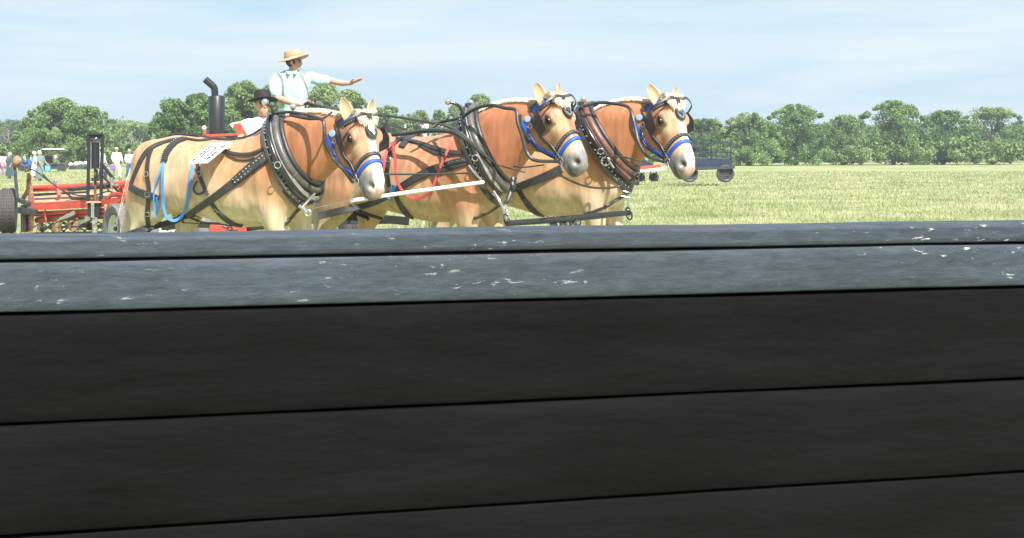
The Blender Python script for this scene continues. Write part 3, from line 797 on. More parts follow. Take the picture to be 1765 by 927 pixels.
mb.ribbon(pts, nr, .05, .012); mb.build('back_strap', M['leather'], hn)
strap(h1, 'side_check', hn, [(322,240),(345,243),(372,240),(400,238),(425,234)], .03, off=.01)
strap(h1, 'lower_collar_strap', hn, [(490,326),(498,337),(508,348),(518,356)], .055, mirror=False, off=.02)
strap(h1, 'lower_collar_strap', hn, [(516,357),(508,366),(500,376),(490,386)], .045, mirror=False, off=.012)
free('hame_tug_hook', hn, [(516,355,13.3),(524,360,13.28),(530,366,13.27)], .02, M['steel']); free('hame_tug_hook', hn, [(520,358,13.28),(532,345,13.3),(543,333,13.3)], .011, M['steel'])
mb = MB(); mb.torus(P(531,367,13.26), (0.2,1,0), .025, .009, 16, 6); mb.build('ring', M['steel'], hn)
free('side_rein', hn, [(470,196,13.6),(500,193,13.45),(530,198,13.3),(555,205,13.1)], .014, M['leather'])
free('side_rein', hn, [(500,198,13.45),(530,204,13.3),(555,206,13.1),(559,225,13.05),(562,248,13.05),(574,272,13.05),(590,290,12.98)]+BIT(h1), .016, M['leather'])
free('side_rein', hn, [(555,205,13.1),(563,200,13.1),(572,193,13.15)], .010, M['leather'])
bridle(h1, .062, 'black bridle with silver scroll face drop on the left horse', 'blue webbing halter on the left horse')
chain('chain', hn, P(617,316,12.9), P(606,340,12.97), M['steel'], .035, .005)

# horse 2 -----------------------------------------------------------
collar(h2, (818,188), (868,306), .30, 14.55, 14.4, M['collar'], ((772,175,14.25), (811,177,14.8)),
       ([(799,200,14.28),(795,189,14.26),(788,180,14.25),(774,176,14.25)], [(826,198,14.8),(815,190,14.8),(811,180,14.8)]), 'grey cracked leather collar on the middle horse')
hn2 = thing('draft_harness', G0(716,14.85), 'black leather harness with hanging red strap on the middle horse', 'harness')
strap(h2, 'pad_strap', hn2, [(716,231),(708,236),(700,244),(692,254)], .075, t=.016)
strap(h2, 'pad_strap', hn2, [(700,236),(690,240),(680,248),(672,254)], .05, t=.012)
strap(h2, 'side_strap', hn2, [(683,240),(700,243),(725,248),(750,256),(775,262),(797,264)], .042, off=.018)
strap(h2, 'side_strap', hn2, [(722,250),(738,258),(755,265),(778,267)], .03, off=.01)
free('side_strap', hn2, [(676,232,14.5),(700,230,14.4),(740,225,14.2),(778,227,14.0),(800,238,13.95),(824,258,13.95),(845,275,13.95),(862,285,13.97),(905,297,13.85)], [.02,.02,.022,.022,.02,.008,.006], M['leather'])
free('side_strap', hn2, [(718,232,14.4),(740,222,14.4),(760,211,14.4),(790,204,14.3)], .014, M['leather'])
free('side_strap', hn2, [(755,213,14.4),(780,222,14.1),(808,240,14.0),(830,268,13.98),(852,292,14.0)], .013, M['leather'])
strap(h2, 'trace', hn2, [(806,276),(775,286),(748,292),(720,305),(695,320),(672,334)], [.095,.095,.085,.075,.07], t=.014, off=.012)
o, p = strap(h2, 'billet', hn2, [(806,275),(785,279),(762,286)], .05, off=.03, mirror=False)
if p is not None: studs_on(p, [V3(0,-1,.2)]*len(p), 'stud_row', o, .04, .008)
loose(h2, [(668,337),(640,350),(610,358),(575,366),(548,372)], .075, M['leather'], 'trace_end', hn2, .04, .012)
strap(h2, 'belly_band', hn2, [(682,332),(686,344),(693,356),(702,368),(711,377)], [.045,.05,.09,.085], t=.014)
strap(h2, 'belly_line', hn2, [(602,353),(620,364),(650,374),(680,380),(705,383)], .035)
strap(h2, 'side_billet', hn2, [(674,256),(671,272),(669,288),(667,304),(672,322)], .048, mirror=True, off=.01)
buckles(h2, hn2, [(670,276,0,1),(707,241,1,.4),(790,277,1,-.3)])
loose(h2, [(777,244),(770,262),(760,285),(750,312),(744,328),(734,337),(720,341),(702,337),(688,320),(682,300),(681,275),(677,250)], .028, M['red_web'], 'red_strap', hn2, .06)
loose(h2, [(682,247),(676,247),(670,252),(664,268),(660,292)], .036, M['red_web'], 'red_strap', hn2, .07)
loose(h2, [(680,320),(676,328),(671,343)], .05, M['pale_blue_web'], 'blue_strap', hn2, .08)
free('line_rod', hn2, [(664,300,14.25),(735,300,14.1),(812,298,13.9)], .009, M['dark_steel'])
strap(h2, 'lower_collar_strap', hn2, [(826,312),(835,326),(846,340),(860,350)], .06, mirror=False, off=.02)
free('lower_collar_strap', hn2, [(884,306,14.0),(882,325,13.95),(875,345,13.9),(870,352,13.9)], .022, M['leather'])
strap(h2, 'lower_collar_strap', hn2, [(862,352),(848,361),(834,369),(815,376)], .035, mirror=False, off=.012)
free('hook', hn2, [(851,330,13.95),(860,345,13.88),(866,356,13.88),(870,368,13.88)], .015, M['steel']); free('hook', hn2, [(880,330,13.95),(874,348,13.9),(869,360,13.88)], .012, M['steel'])
free('hook', hn2, [(808,285,14.0),(818,298,13.97),(830,310,13.97)], .013, M['steel'])
free('side_rein', hn2, [(800,200,14.2),(818,188,14.1),(845,181,13.95),(870,186,13.85),(889,190,13.75),(892,210,13.7),(900,235,13.68),(908,262,13.66),(922,276,13.64)]+BIT(h2), .017, M['leather'])
free('side_rein', hn2, [(885,287,13.85),(905,288,13.78),(938,284,13.7)], .007, M['leather'])
bridle(h2, .058, 'black bridle with oval silver face plate on the middle horse', 'blue webbing halter on the middle grey-nosed horse', True)

# horse 3 -----------------------------------------------------------
collar(h3, (1013,182), (1086,293), .31, 15.35, 15.15, M['collar_brown'], ((1005,171,15.1), (985,175,15.6)),
       ([(1000,186,15.1),(1003,180,15.1),(1005,174,15.1)], [(990,190,15.6),(986,182,15.6),(985,177,15.6)]), 'brown leather collar on the right horse')
hn3 = thing('draft_harness', G0(920,15.7), 'black leather harness with hanging lower ring on the right horse', 'harness')
strap(h3, 'trace', hn3, [(968,290),(948,300),(925,310),(898,320),(880,326)], [.085,.085,.08,.075], t=.014, off=.012)
strap(h3, 'belly_band', hn3, [(892,322),(900,336),(908,348),(920,362),(935,372)], [.055,.06,.095,.08], t=.014)
strap(h3, 'belly_line', hn3, [(872,368),(895,373),(925,374)], .02)
strap(h3, 'lower_collar_strap', hn3, [(1052,286),(1060,300),(1068,316),(1078,333)], .06, mirror=False, off=.03)
free('lower_collar_strap', hn3, [(1093,297,14.7),(1090,315,14.68),(1085,333,14.68)], .022, M['leather'])
strap(h3, 'lower_collar_strap', hn3, [(1076,337),(1060,345),(1045,355),(1020,366),(1008,370)], .035, mirror=False, off=.01)
buckles(h3, hn3, [(905,345,.4,1)])
free('hook', hn3, [(1082,335,14.66),(1083,348,14.66),(1084,360,14.66)], .014, M['steel'])
free('hook', hn3, [(1030,248,14.95),(1040,262,14.9),(1050,278,14.88),(1058,290,14.86)], .012, M['steel'])
mb = MB(); mb.torus(P(1044,278,14.75), (.3,1,0), .042, .008, 20, 6); mb.build('ring', M['steel'], hn3)
mb = MB(); buckle(mb, P(1079,335,14.64), V3(0,-1,0), V3(.2,0,1), .1, .05, .007); mb.build('buckle', M['steel'], hn3)
free('hanging_rein', hn3, [(962,300,13.7),(985,312,13.9),(1010,321,14.2),(1040,324,14.4),(1070,320,14.5),(1093,306,14.4),(1102,298,14.3)], .011, M['leather'])
free('side_rein', hn3, [(1005,183,15.0),(1030,177,14.95),(1055,178,14.85),(1082,184,14.7),(1090,200,14.6),(1096,225,14.55),(1102,248,14.5),(1118,270,14.5)]+BIT(h3), .017, M['leather'])
free('side_rein', hn3, [(1045,270,14.7),(1075,271,14.5),(1100,276,14.4),(1125,283,14.45)], .008, M['leather'])
bridle(h3, .058, 'black bridle with silver face plate on the right horse', 'blue webbing halter on the right white-faced horse', True)

# rods between the horses
o = MB(); o.tube(spline([P(604,346,13.0), P(700,332,13.3), P(833,314,13.75)], 4), .018, 12); o = o.build('jockey_stick', M['white_paint']); tag(o, 'long white rod running from the left horse\'s chin to the middle horse\'s collar', 'jockey stick')
o = MB(); o.tube([P(540,359,13.25), P(602,346,13.0)], .004, 6); o = o.build('wire', M['steel']); tag(o, 'thin wire running back from the lower end of the white rod', 'wire')
ny = thing('neck_yoke', P(980,376,14.2), 'black steel bar hung between the chests of the middle and right horses', 'neck yoke')
mb = MB(); mb.tube([P(874,385,13.88), P(980,377,14.2), P(1086,366.5,14.62)], [.027,.034,.027], 14); mb.build('bar', M['black_metal'], ny)
for q in ((874,380,13.86), (1084,368,14.62)):
    mb = MB(); mb.torus(P(*q), (1,.3,.2), .062, .009, 22, 6); mb.build('ring', M['dark_steel'], ny)
chain('chain', ny, P(950,387,14.1), P(1000,384,14.25), M['dark_steel'], .07, .009)
chain('chain', ny, P(874,362,13.87), P(873,378,13.86), M['steel'], .05, .008)
# ---------------------------------------------------------------- ground, grass, fence
def field_mat():
    m = bpy.data.materials.new('mown_field'); m.use_nodes = True; t = m.node_tree; b = t.nodes['Principled BSDF']; L = t.links
    b.inputs['Roughness'].default_value = .95; b.inputs['Specular IOR Level'].default_value = .1
    co = t.nodes.new('ShaderNodeTexCoord')
    def noise(sc, det, st=(1,1,1)):
        mp_ = t.nodes.new('ShaderNodeMapping'); mp_.inputs['Scale'].default_value = st; L.new(co.outputs['Object'], mp_.inputs[0])
        n = t.nodes.new('ShaderNodeTexNoise'); n.inputs['Scale'].default_value = sc; n.inputs['Detail'].default_value = det; n.inputs['Roughness'].default_value = .6
        L.new(mp_.outputs[0], n.inputs[0]); return n
    def ramp(n, c0, c1, a, e):
        r = t.nodes.new('ShaderNodeValToRGB'); r.color_ramp.elements[0].position = a; r.color_ramp.elements[1].position = e
        r.color_ramp.elements[0].color = (*c0,1); r.color_ramp.elements[1].color = (*c1,1); L.new(n.outputs['Fac'], r.inputs[0]); return r
    r1 = ramp(noise(.16, 8, (1,2.4,1)), (.21,.255,.10), (.40,.40,.22), .38, .62)
    r2 = ramp(noise(7, 5), (.62,.62,.6), (1.25,1.25,1.2), .3, .7)
    mu = t.nodes.new('ShaderNodeVectorMath'); mu.operation = 'MULTIPLY'; L.new(r1.outputs[0], mu.inputs[0]); L.new(r2.outputs[0], mu.inputs[1])
    L.new(mu.outputs[0], b.inputs['Base Color'])
    bp = t.nodes.new('ShaderNodeBump'); bp.inputs['Distance'].default_value = .08; bp.inputs['Strength'].default_value = .6
    L.new(noise(9, 6).outputs['Fac'], bp.inputs['Height']); L.new(bp.outputs[0], b.inputs['Normal']); return m
g = MB(); nx_, ny_ = 60, 60; xs = np.sign(np.linspace(-1,1,nx_))*np.abs(np.linspace(-1,1,nx_))**2.5*1500; ys = -20+np.linspace(0,1,ny_)**2.5*2000
GV = [[x, y, 0] for y in ys for x in xs]
GF = [(j*nx_+i, j*nx_+i+1, (j+1)*nx_+i+1, (j+1)*nx_+i) for j in range(ny_-1) for i in range(nx_-1)]
g.add(GV, GF); tag(g.build('ground', field_mat()), kind='structure')

M['grass'] = mat('field_grass', (.21,.26,.10), .7, spec=.2, var=.45, vs=1.2, col2=(.44,.42,.25), c2pos=(.40,.60), c2s=.45)
n = 230000
y = 24+(rng.rand(n)**1.5)*80; x = (rng.uniform(-650, 1250, n))*y/FPX
hh = rng.uniform(.03,.085,n)*(1+(rng.rand(n)>.97)*.8); an = rng.uniform(0, math.pi, n); w = rng.uniform(.004,.007,n)*(y/32); ln = rng.randn(n,2)*.035
b = np.stack([x,y,np.zeros(n)],1); dx = np.stack([np.cos(an)*w, np.sin(an)*w, np.zeros(n)],1); tip = b+np.stack([ln[:,0],ln[:,1],hh],1)
tag(quads_np('grass', np.stack([b-dx, b+dx, tip+dx*.25, tip-dx*.25],1), M['grass']), kind='stuff')
# taller weeds glimpsed under the middle horse
n = 60000; y = 4+rng.rand(n)*20; x = rng.uniform(-.45,.55,n)*(y+6)*1.3; hh = rng.uniform(.03,.08,n); an = rng.uniform(0, math.pi, n); ln = rng.randn(n,2)*.03
b = np.stack([x,y,np.zeros(n)],1); dx = np.stack([np.cos(an)*.004, np.sin(an)*.004, np.zeros(n)],1); tip = b+np.stack([ln[:,0],ln[:,1],hh],1)
tag(quads_np('grass', np.stack([b-dx, b+dx, tip+dx*.25, tip-dx*.25],1), M['grass']), kind='stuff')
n = 1500; x = rng.uniform(-.5, 2.6, n); y = rng.uniform(17.5, 21, n); hh = rng.uniform(.12,.5,n)
b = np.stack([x,y,np.zeros(n)],1); an = rng.uniform(0, math.pi, n); dx = np.stack([np.cos(an)*.012, np.sin(an)*.012, np.zeros(n)],1); tip = b+np.stack([rng.randn(n)*.08, rng.randn(n)*.08, hh],1)
tag(quads_np('tall_grass', np.stack([b-dx, b+dx, tip+dx*.2, tip-dx*.2],1), M['grass']), kind='stuff')

def paint_mat():
    m = bpy.data.materials.new('weathered_slate_paint'); m.use_nodes = True; t = m.node_tree; b = t.nodes['Principled BSDF']; L = t.links
    co = t.nodes.new('ShaderNodeTexCoord')
    def noise(sc, det, st, ro=.6, dis=0):
        mp_ = t.nodes.new('ShaderNodeMapping'); mp_.inputs['Scale'].default_value = st; L.new(co.outputs['Object'], mp_.inputs[0])
        n = t.nodes.new('ShaderNodeTexNoise'); n.inputs['Scale'].default_value = sc; n.inputs['Detail'].default_value = det; n.inputs['Roughness'].default_value = ro
        n.inputs['Distortion'].default_value = dis
        L.new(mp_.outputs[0], n.inputs[0]); return n
    def ramp(n, c0, c1, a, e):
        r = t.nodes.new('ShaderNodeValToRGB'); r.color_ramp.elements[0].position = a; r.color_ramp.elements[1].position = e
        r.color_ramp.elements[0].color = (*c0,1); r.color_ramp.elements[1].color = (*c1,1); L.new(n.outputs['Fac'], r.inputs[0]); return r
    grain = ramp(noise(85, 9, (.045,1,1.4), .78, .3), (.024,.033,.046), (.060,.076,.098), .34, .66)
    big = ramp(noise(3.2, 4, (.6,1,1)), (.86,.86,.86), (1.14,1.14,1.14), .35, .65)
    mu = t.nodes.new('ShaderNodeVectorMath'); mu.operation = 'MULTIPLY'; L.new(grain.outputs[0], mu.inputs[0]); L.new(big.outputs[0], mu.inputs[1])
    fl = noise(120, 6, (.022,1,1.0), .66, .15); where = noise(5, 6, (.35,1,1.6), .7)
    f1 = ramp(fl, (0,0,0), (1,1,1), .615, .67); f2 = ramp(where, (0,0,0), (1,1,1), .49, .60)
    k = t.nodes.new('ShaderNodeMath'); k.operation = 'MULTIPLY'; L.new(f1.outputs[0], k.inputs[0]); L.new(f2.outputs[0], k.inputs[1])
    mxx = t.nodes.new('ShaderNodeMix'); mxx.data_type = 'RGBA'; L.new(k.outputs[0], mxx.inputs['Factor']); L.new(mu.outputs[0], mxx.inputs['A']); mxx.inputs['B'].default_value = (.50,.52,.52,1)
    L.new(mxx.outputs['Result'], b.inputs['Base Color']); b.inputs['Roughness'].default_value = .66; b.inputs['Specular IOR Level'].default_value = .4
    ad = t.nodes.new('ShaderNodeMath'); ad.operation = 'SUBTRACT'; L.new(noise(110, 8, (.035,1,1.5), .75, .3).outputs['Fac'], ad.inputs[0]); L.new(k.outputs[0], ad.inputs[1])
    bp = t.nodes.new('ShaderNodeBump'); bp.inputs['Distance'].default_value = .0018; bp.inputs['Strength'].default_value = .5; L.new(ad.outputs[0], bp.inputs['Height']); L.new(bp.outputs[0], b.inputs['Normal']); return m
PM = paint_mat()
fa = np.array([(0-CX)*1.9/FPX, 1.9]); fb = np.array([(1200-CX)*2.15/FPX, 2.15]); fd = nrm(fb-fa); fyaw = math.atan2(fd[1], fd[0])
fc = fa+fd*.47
fence = thing('board_fence', (fc[0], fc[1], 0), 'dark slate painted board fence with flaking paint in front of the horses', 'fence')
Rz = np.array(Matrix.Rotation(fyaw, 3, 'Z'))
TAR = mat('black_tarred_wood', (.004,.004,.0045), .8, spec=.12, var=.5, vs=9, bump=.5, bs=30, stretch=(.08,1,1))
def board(z0, z1, dy, th, name, L=4.6, m=None):
    """plank with softened, slightly wavy edges"""
    n = 90; prof = []; h = z1-z0; r = .006
    for t_, (yy, zz) in enumerate([(0,r),(0,.25*h),(0,.5*h),(0,.75*h),(0,h-r),(.0018,h-.0018),(r,h),(th-r,h),(th,h-r),(th,r),(th-r,0),(r,0),(.0018,.0018)]): prof.append((yy,zz))
    rr = []; sd0 = rng.uniform(0,50)
    for i in range(n+1):
        x = -L/2+L*i/n; ring = []
        for yy, zz in prof:
            wob = mnoise.noise(Vector((x*2.2+sd0, zz*3, 0)))*.0022+mnoise.noise(Vector((x*11+sd0, zz*9, 3)))*.0007
            ring.append([x, dy+yy+mnoise.noise(Vector((x*3+sd0, zz*12, 9)))*.0012, z0+zz+(wob if zz > h*.5 else wob*.6)])
        rr.append(np.array(ring)@Rz.T+np.array([fc[0], fc[1], 0]))
    mb = MB(); mb.rings(rr); return mb.build(name, m or PM, fence)
board(1.2595, 1.2895, 0, .085, 'rail_cap')
board(1.1900, 1.2565, .004, .038, 'rail')
zz_ = 1.187
while zz_ > .3:
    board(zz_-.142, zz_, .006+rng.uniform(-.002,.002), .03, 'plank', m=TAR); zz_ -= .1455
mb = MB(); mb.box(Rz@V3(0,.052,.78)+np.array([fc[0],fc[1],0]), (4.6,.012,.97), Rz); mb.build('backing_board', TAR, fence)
for i in (-1,0,1):
    mb = MB(); q = np.array([i*1.9+.5, .1, .63]); mb.box(Rz@q+np.array([fc[0],fc[1],0]), (.1,.1,1.25), Rz, .006); mb.build('post', PM, fence)
    for z in ():
        mb = MB(); q = np.array([i*1.9+.5, .0015, z]); mb.lathe(Rz@q+np.array([fc[0],fc[1],0]), Rz@V3(0,-1,0), [(.0,.0012),(.003,.001),(.003,-.004)], 10); mb.build('nail', PM, fence)

# ---------------------------------------------------------------- trees
def leaf_mat(name, c, c2, sc=.35):
    m = bpy.data.materials.new(name); m.use_nodes = True; t = m.node_tree; b = t.nodes['Principled BSDF']; L = t.links
    b.inputs['Roughness'].default_value = .6; b.inputs['Specular IOR Level'].default_value = .25
    co = t.nodes.new('ShaderNodeTexCoord'); n = t.nodes.new('ShaderNodeTexNoise'); n.inputs['Scale'].default_value = sc; n.inputs['Detail'].default_value = 8; n.inputs['Roughness'].default_value = .7
    L.new(co.outputs['Object'], n.inputs[0])
    r = t.nodes.new('ShaderNodeValToRGB'); r.color_ramp.elements[0].position = .38; r.color_ramp.elements[1].position = .62
    r.color_ramp.elements[0].color = (*c,1); r.color_ramp.elements[1].color = (*c2,1); L.new(n.outputs['Fac'], r.inputs[0]); L.new(r.outputs[0], b.inputs['Base Color'])
    tr = t.nodes.new('ShaderNodeBsdfTranslucent'); L.new(r.outputs[0], tr.inputs[0]); ms = t.nodes.new('ShaderNodeMixShader'); ms.inputs[0].default_value = .3
    L.new(b.outputs[0], ms.inputs[1]); L.new(tr.outputs[0], ms.inputs[2]); L.new(ms.outputs[0], t.nodes['Material Output'].inputs['Surface']); return m
LM = {'mid': leaf_mat('green_leaves', (.13,.20,.065), (.32,.43,.16)), 'dark': leaf_mat('dark_green_leaves', (.095,.165,.055), (.25,.36,.125)),
      'pale': leaf_mat('pale_green_leaves', (.15,.23,.085), (.34,.43,.18)), 'blue': leaf_mat('distant_green_leaves', (.07,.13,.06), (.17,.25,.12))}
M['bark'] = mat('grey_brown_bark', (.13,.11,.09), .9, var=.4, vs=3, bump=.5, bs=20)
M['dead'] = mat('pale_dead_wood', (.28,.25,.22), .9, var=.3)
def leaves(C_, Rr, n, size, squash=.8):
    k = rng.randint(0, len(C_), n); d = rng.randn(n,3); d /= np.linalg.norm(d,axis=1,keepdims=True)
    rad = Rr[k]*(.35+.75*rng.rand(n)**.8+.25*(rng.rand(n) > .85)*rng.rand(n))
    p = C_[k]+d*rad[:,None]*np.array([1,1,squash])
    a = rng.randn(n,3)+d*.2; a /= np.linalg.norm(a,axis=1,keepdims=True); b = np.cross(a, d+rng.randn(n,3)*.6); b /= np.maximum(np.linalg.norm(b,axis=1,keepdims=True),1e-6)
    s1 = (size*rng.uniform(.5,1.2,n))[:,None]; s2 = s1*.62
    return np.stack([p-a*s1, p-b*s2, p+a*s1, p+b*s2],1)
def tree(cx, topy, hw, D, label, kind='mid', n=5000, base_y=None, flat=1., cl=30, low=.12, lean=0):
    x0 = (cx-CX)*D/FPX; H_ = CAMZ-(topy-CY)*D/FPX; W_ = hw*1.5*D/FPX; low = 0; cl = int(cl*1.9); r0 = thing('tree', (x0, D, 0), label, 'tree', 'trees along the far edge of the field')
    hw_ = hw; n = int(n*1.25)
    zc = H_*(.5+low/2); hz = H_*(.5-low/2)
    C_, Rr = [], []
    for i in range(cl):
        while True:
            q = rng.uniform(-1,1,3)
            if (abs(q)**2.6).sum() < 1 and np.linalg.norm(q) > .35: break
        rr_ = rng.uniform(.13,.30)*min(W_,hz)*1.1
        q = V3(q[0]*.7, q[1]*.5, rng.uniform(.8,1.08)) if i < 11 else q; wz = 1-.35*max(0,q[2]); C_.append([x0+q[0]*(W_-rr_)*wz+lean*q[2], D+q[1]*(W_-rr_)*.8, zc+q[2]*(hz-rr_*.8)]); Rr.append(rr_)
    for i in range(26):     # stray boughs that break the outline
        a_ = rng.uniform(0, math.pi); q = V3(math.cos(a_), rng.uniform(-.3,.3), math.sin(a_)*1.05-.05); rr_ = rng.uniform(.05,.11)*min(W_,hz)
        C_.append([x0+q[0]*W_*.93*(1-.25*max(0,q[2]))+lean*q[2], D+q[1]*W_, zc+q[2]*hz*.98]); Rr.append(rr_)
    for i in range(cl//3):
        rr_ = rng.uniform(.16,.26)*min(W_,hz)*1.1; C_.append([x0+rng.uniform(-.9,.9)*(W_-rr_), D+rng.uniform(-.6,.2)*W_, rng.uniform(.6,2.2)*rr_]); Rr.append(rr_)
    C_, Rr = np.array(C_), np.array(Rr)
    quads_np('crown', leaves(C_, Rr, n*3, H_*.0135+.045), LM[kind], r0)
    mb = MB(); tr = .035*H_
    mb.tube(spline([(x0,D,-.1),(x0+.04*H_*rng.randn()*.3,D,H_*.25),(x0+lean*.2,D,H_*.5),(x0+lean*.6,D,H_*.72)],4), [tr*1.2,tr,tr*.7,tr*.25], 9)
    for i in rng.permutation(cl)[:12]:
        c = C_[i]; s0 = np.array([x0, D, min(H_*.6, max(H_*.15, c[2]*.5))]); mb.tube(spline([s0, (s0+c)/2+V3(0,0,.05*H_), c], 4), [tr*.45,tr*.3,tr*.12], 6)
    mb.build('trunk', M['bark'], r0); return r0
tree(105, 172, 52, 140, 'tall full green tree at the left behind the women and the carriage', 'mid', 11000, cl=44, low=.05)
tree(150, 185, 42, 139, 'rounded green tree joining the right side of the tall left tree', 'mid', 7000, cl=30, low=.02)
tree(70, 222, 45, 133, 'low spreading green tree under the left side of the tall left tree', 'mid', 6000, cl=26, low=.0)
tree(300, 172, 30, 118, 'vivid green tree left of the exhaust stack', 'dark', 6500, cl=30, low=.05)
tree(338, 162, 30, 119, 'dark green tree directly left of the exhaust stack with ragged top', 'dark', 6500, cl=30, low=.03, lean=.2)
tree(420, 142, 38, 128, 'pale airy tree between the exhaust stack and the seated man', 'pale', 7500, cl=36, low=.05)
tree(470, 150, 34, 132, 'pale tree behind the standing driver', 'pale', 6000, cl=30, low=.05)
tree(392, 190, 30, 124, 'low bushy green tree just right of the exhaust stack', 'mid', 4500, cl=20, low=.0)
tree(558, 148, 34, 130, 'pale green tree under the driver\'s outstretched arm', 'pale', 6500, cl=32, low=.05)
tree(606, 158, 30, 131, 'pale green tree behind the ears of the left horse', 'pale', 6000, cl=30, low=.05)
tree(668, 184, 32, 150, 'darker round tree right of the left horse\'s ears', 'mid', 4000, cl=22)
tree(718, 192, 24, 160, 'small yellowish tree above the white shed', 'pale', 2500, cl=16)
tree(757, 190, 14, 165, 'small tree just left of the middle horse\'s collar balls', 'mid', 2000, cl=12)
tree(828, 164, 28, 150, 'pale tree above the middle horse\'s neck', 'pale', 4500, cl=24)
tree(790, 182, 20, 152, 'small pale tree between the two collar balls of the middle horse', 'pale', 2500, cl=16)
tree(1215, 206, 34, 150, 'dark green tree at the nose side of the right horse', 'dark', 4500, cl=24)
for i, (cx, ty, hw, k, lb) in enumerate([(1290,196,40,'mid','broad green tree second from the right horse'),(1372,182,46,'dark','tall dark tree right of the horses'),(1455,200,38,'pale','pale low tree in the right treeline'),
        (1540,176,48,'mid','tallest tree of the right treeline'),(1625,192,40,'dark','dark tree near the right end of the treeline'),(1710,186,46,'pale','pale tree at the far right end of the treeline')]):
    tree(cx, ty, hw, 150+i*3, lb, k, 5000, cl=26, low=.03)
# far wood, one mass of crowns
def wood(name, x0, x1, top, D, n, kind, size=.4, dd=12):
    C_, Rr = [], []
    for px in np.arange(x0, x1, 7.):
        tp = top+7*mnoise.noise(Vector((px*.035, D, 0)))*1.6+rng.uniform(-2,2); H_ = CAMZ-(tp-CY)*D/FPX
        for k in range(5):
            r_ = rng.uniform(.12,.2)*H_; C_.append([(px+rng.uniform(-5,5)-CX)*D/FPX, D+rng.uniform(-dd,dd)*.5, rng.uniform(r_, H_-r_) if k else H_-r_]); Rr.append(r_)
    return tag(quads_np(name, leaves(np.array(C_), np.array(Rr), n, size), LM[kind]), kind='stuff')
wood('far_wood', -1400, -160, 208, 215, 60000, 'blue', .3); wood('hedge', -1400, -200, 246, 170, 40000, 'mid', .25, 5); wood('far_wood', -160, 120, 206, 215, 30000, 'blue', .25); wood('far_wood', 170, 420, 207, 190, 30000, 'pale', .24); wood('far_wood', 420, 900, 206, 200, 30000, 'blue', .26)
wood('far_wood', 900, 1300, 226, 210, 20000, 'blue', .26); wood('far_wood', 1250, 2200, 214, 205, 50000, 'blue', .26)
wood('hedge', -200, 460, 244, 146, 34000, 'mid', .19, 5); wood('hedge', 460, 1200, 246, 160, 26000, 'mid', .19, 5); wood('hedge', 1200, 2200, 240, 160, 36000, 'mid', .19, 5)
for cx, ty, D in ((14,214,150),(8,222,151),(208,222,150),(226,228,150),(42,236,148),(236,240,148)):   # bare grey trees in the wood's edge
    x0, H_ = (cx-CX)*D/FPX, CAMZ-(ty-CY)*D/FPX; r0 = thing('bare_tree', (x0,D,0), {14:'bare pale tree at the left edge, tallest of three',8:'bare pale tree at the far left edge, shorter one',208:'bare pale tree right of the black mast, left one',226:'bare pale tree right of the black mast, right one',42:'low bare tree behind the left women',236:'short bare tree above the two walking people'}[cx], 'tree')
    mb = MB(); mb.tube([(x0,D,0),(x0+.05,D,H_*.5),(x0,D,H_)], [.09,.06,.02], 6)
    for k in range(16):
        z = rng.uniform(.3,.95)*H_; a = rng.uniform(0,6.28); L_ = rng.uniform(.3,1.1); mb.tube(spline([(x0,D,z),(x0+math.cos(a)*L_*.5,D+math.sin(a)*L_*.5,z+L_*.4),(x0+math.cos(a)*L_*.8,D+math.sin(a)*L_*.8,z+L_)],3), [.035,.02,.008], 4)
    mb.build('trunk', M['dead'], r0)

# white shed behind the middle horse
M['white_wall'] = mat('white_corrugated_metal', (.75,.77,.78), .45, var=.05, stretch=(12,1,1), vs=2)
sh = thing('shed', G0(728,165), 'low white metal shed roof seen behind the middle horse', 'shed')
a, b = P(690,222,165), P(765,222,165); top = P(705,212.5,165)
mb = MB(); mb.box(((a[0]+b[0])/2,168,a[2]/2), (b[0]-a[0]-.3,6,a[2])); mb.build('wall', M['white_wall'], sh)
mb = MB(); mb.add([(a[0]-.2,164.6,a[2]),(b[0]+.2,164.6,a[2]),(b[0]+.2,171.4,a[2]),(a[0]-.2,171.4,a[2]),(a[0]-.2+.9,168,top[2]),(b[0]+.2-.3,168,top[2])],[(0,1,5,4),(3,4,5,2),(0,4,3),(1,2,5),(0,3,2,1)]); mb.build('roof', M['white_wall'], sh, False)
mb = MB(); mb.box((a[0]+1.6,164.98,1.1),(1.2,.06,2.2)); mb.build('door', M['dark_steel'], sh)
# ---------------------------------------------------------------- people
def cloth(name, c, var=.08): return mat(name, c, .85, var=var, vs=14, bump=.25, bs=40, sheen=.2)
SK = mat('sunlit_skin', (.60,.32,.23), .55, var=.10, vs=20); HAIR = mat('dark_grey_hair', (.05,.045,.045), .7, var=.3, vs=60); GREYH = mat('grey_beard', (.35,.3,.26), .8, var=.2, vs=60)
STRAW = mat('woven_straw', (.47,.30,.185), .8, var=.35, vs=60, bump=.4, bs=200); FELT = mat('black_felt', (.018,.018,.02), .8, var=.2)
GLASS = mat('dark_glasses', (.015,.012,.012), .1, coat=1)
def fr(fwd, up=(0,0,1)):
    f = nrm(fwd); u = nrm(np.array(up)-f*np.dot(up,f)); return f, u, np.cross(u, f)   # forward, up, left
def capsule(mb, pts, rads, seg=14, n=4):
    Q = spline(pts, n); r = np.interp(np.linspace(0,1,len(Q)), np.linspace(0,1,len(rads)), rads); mb.tube(Q, r, seg)
    mb.ball(Q[0], r[0], seg); mb.ball(Q[-1], r[-1], seg)
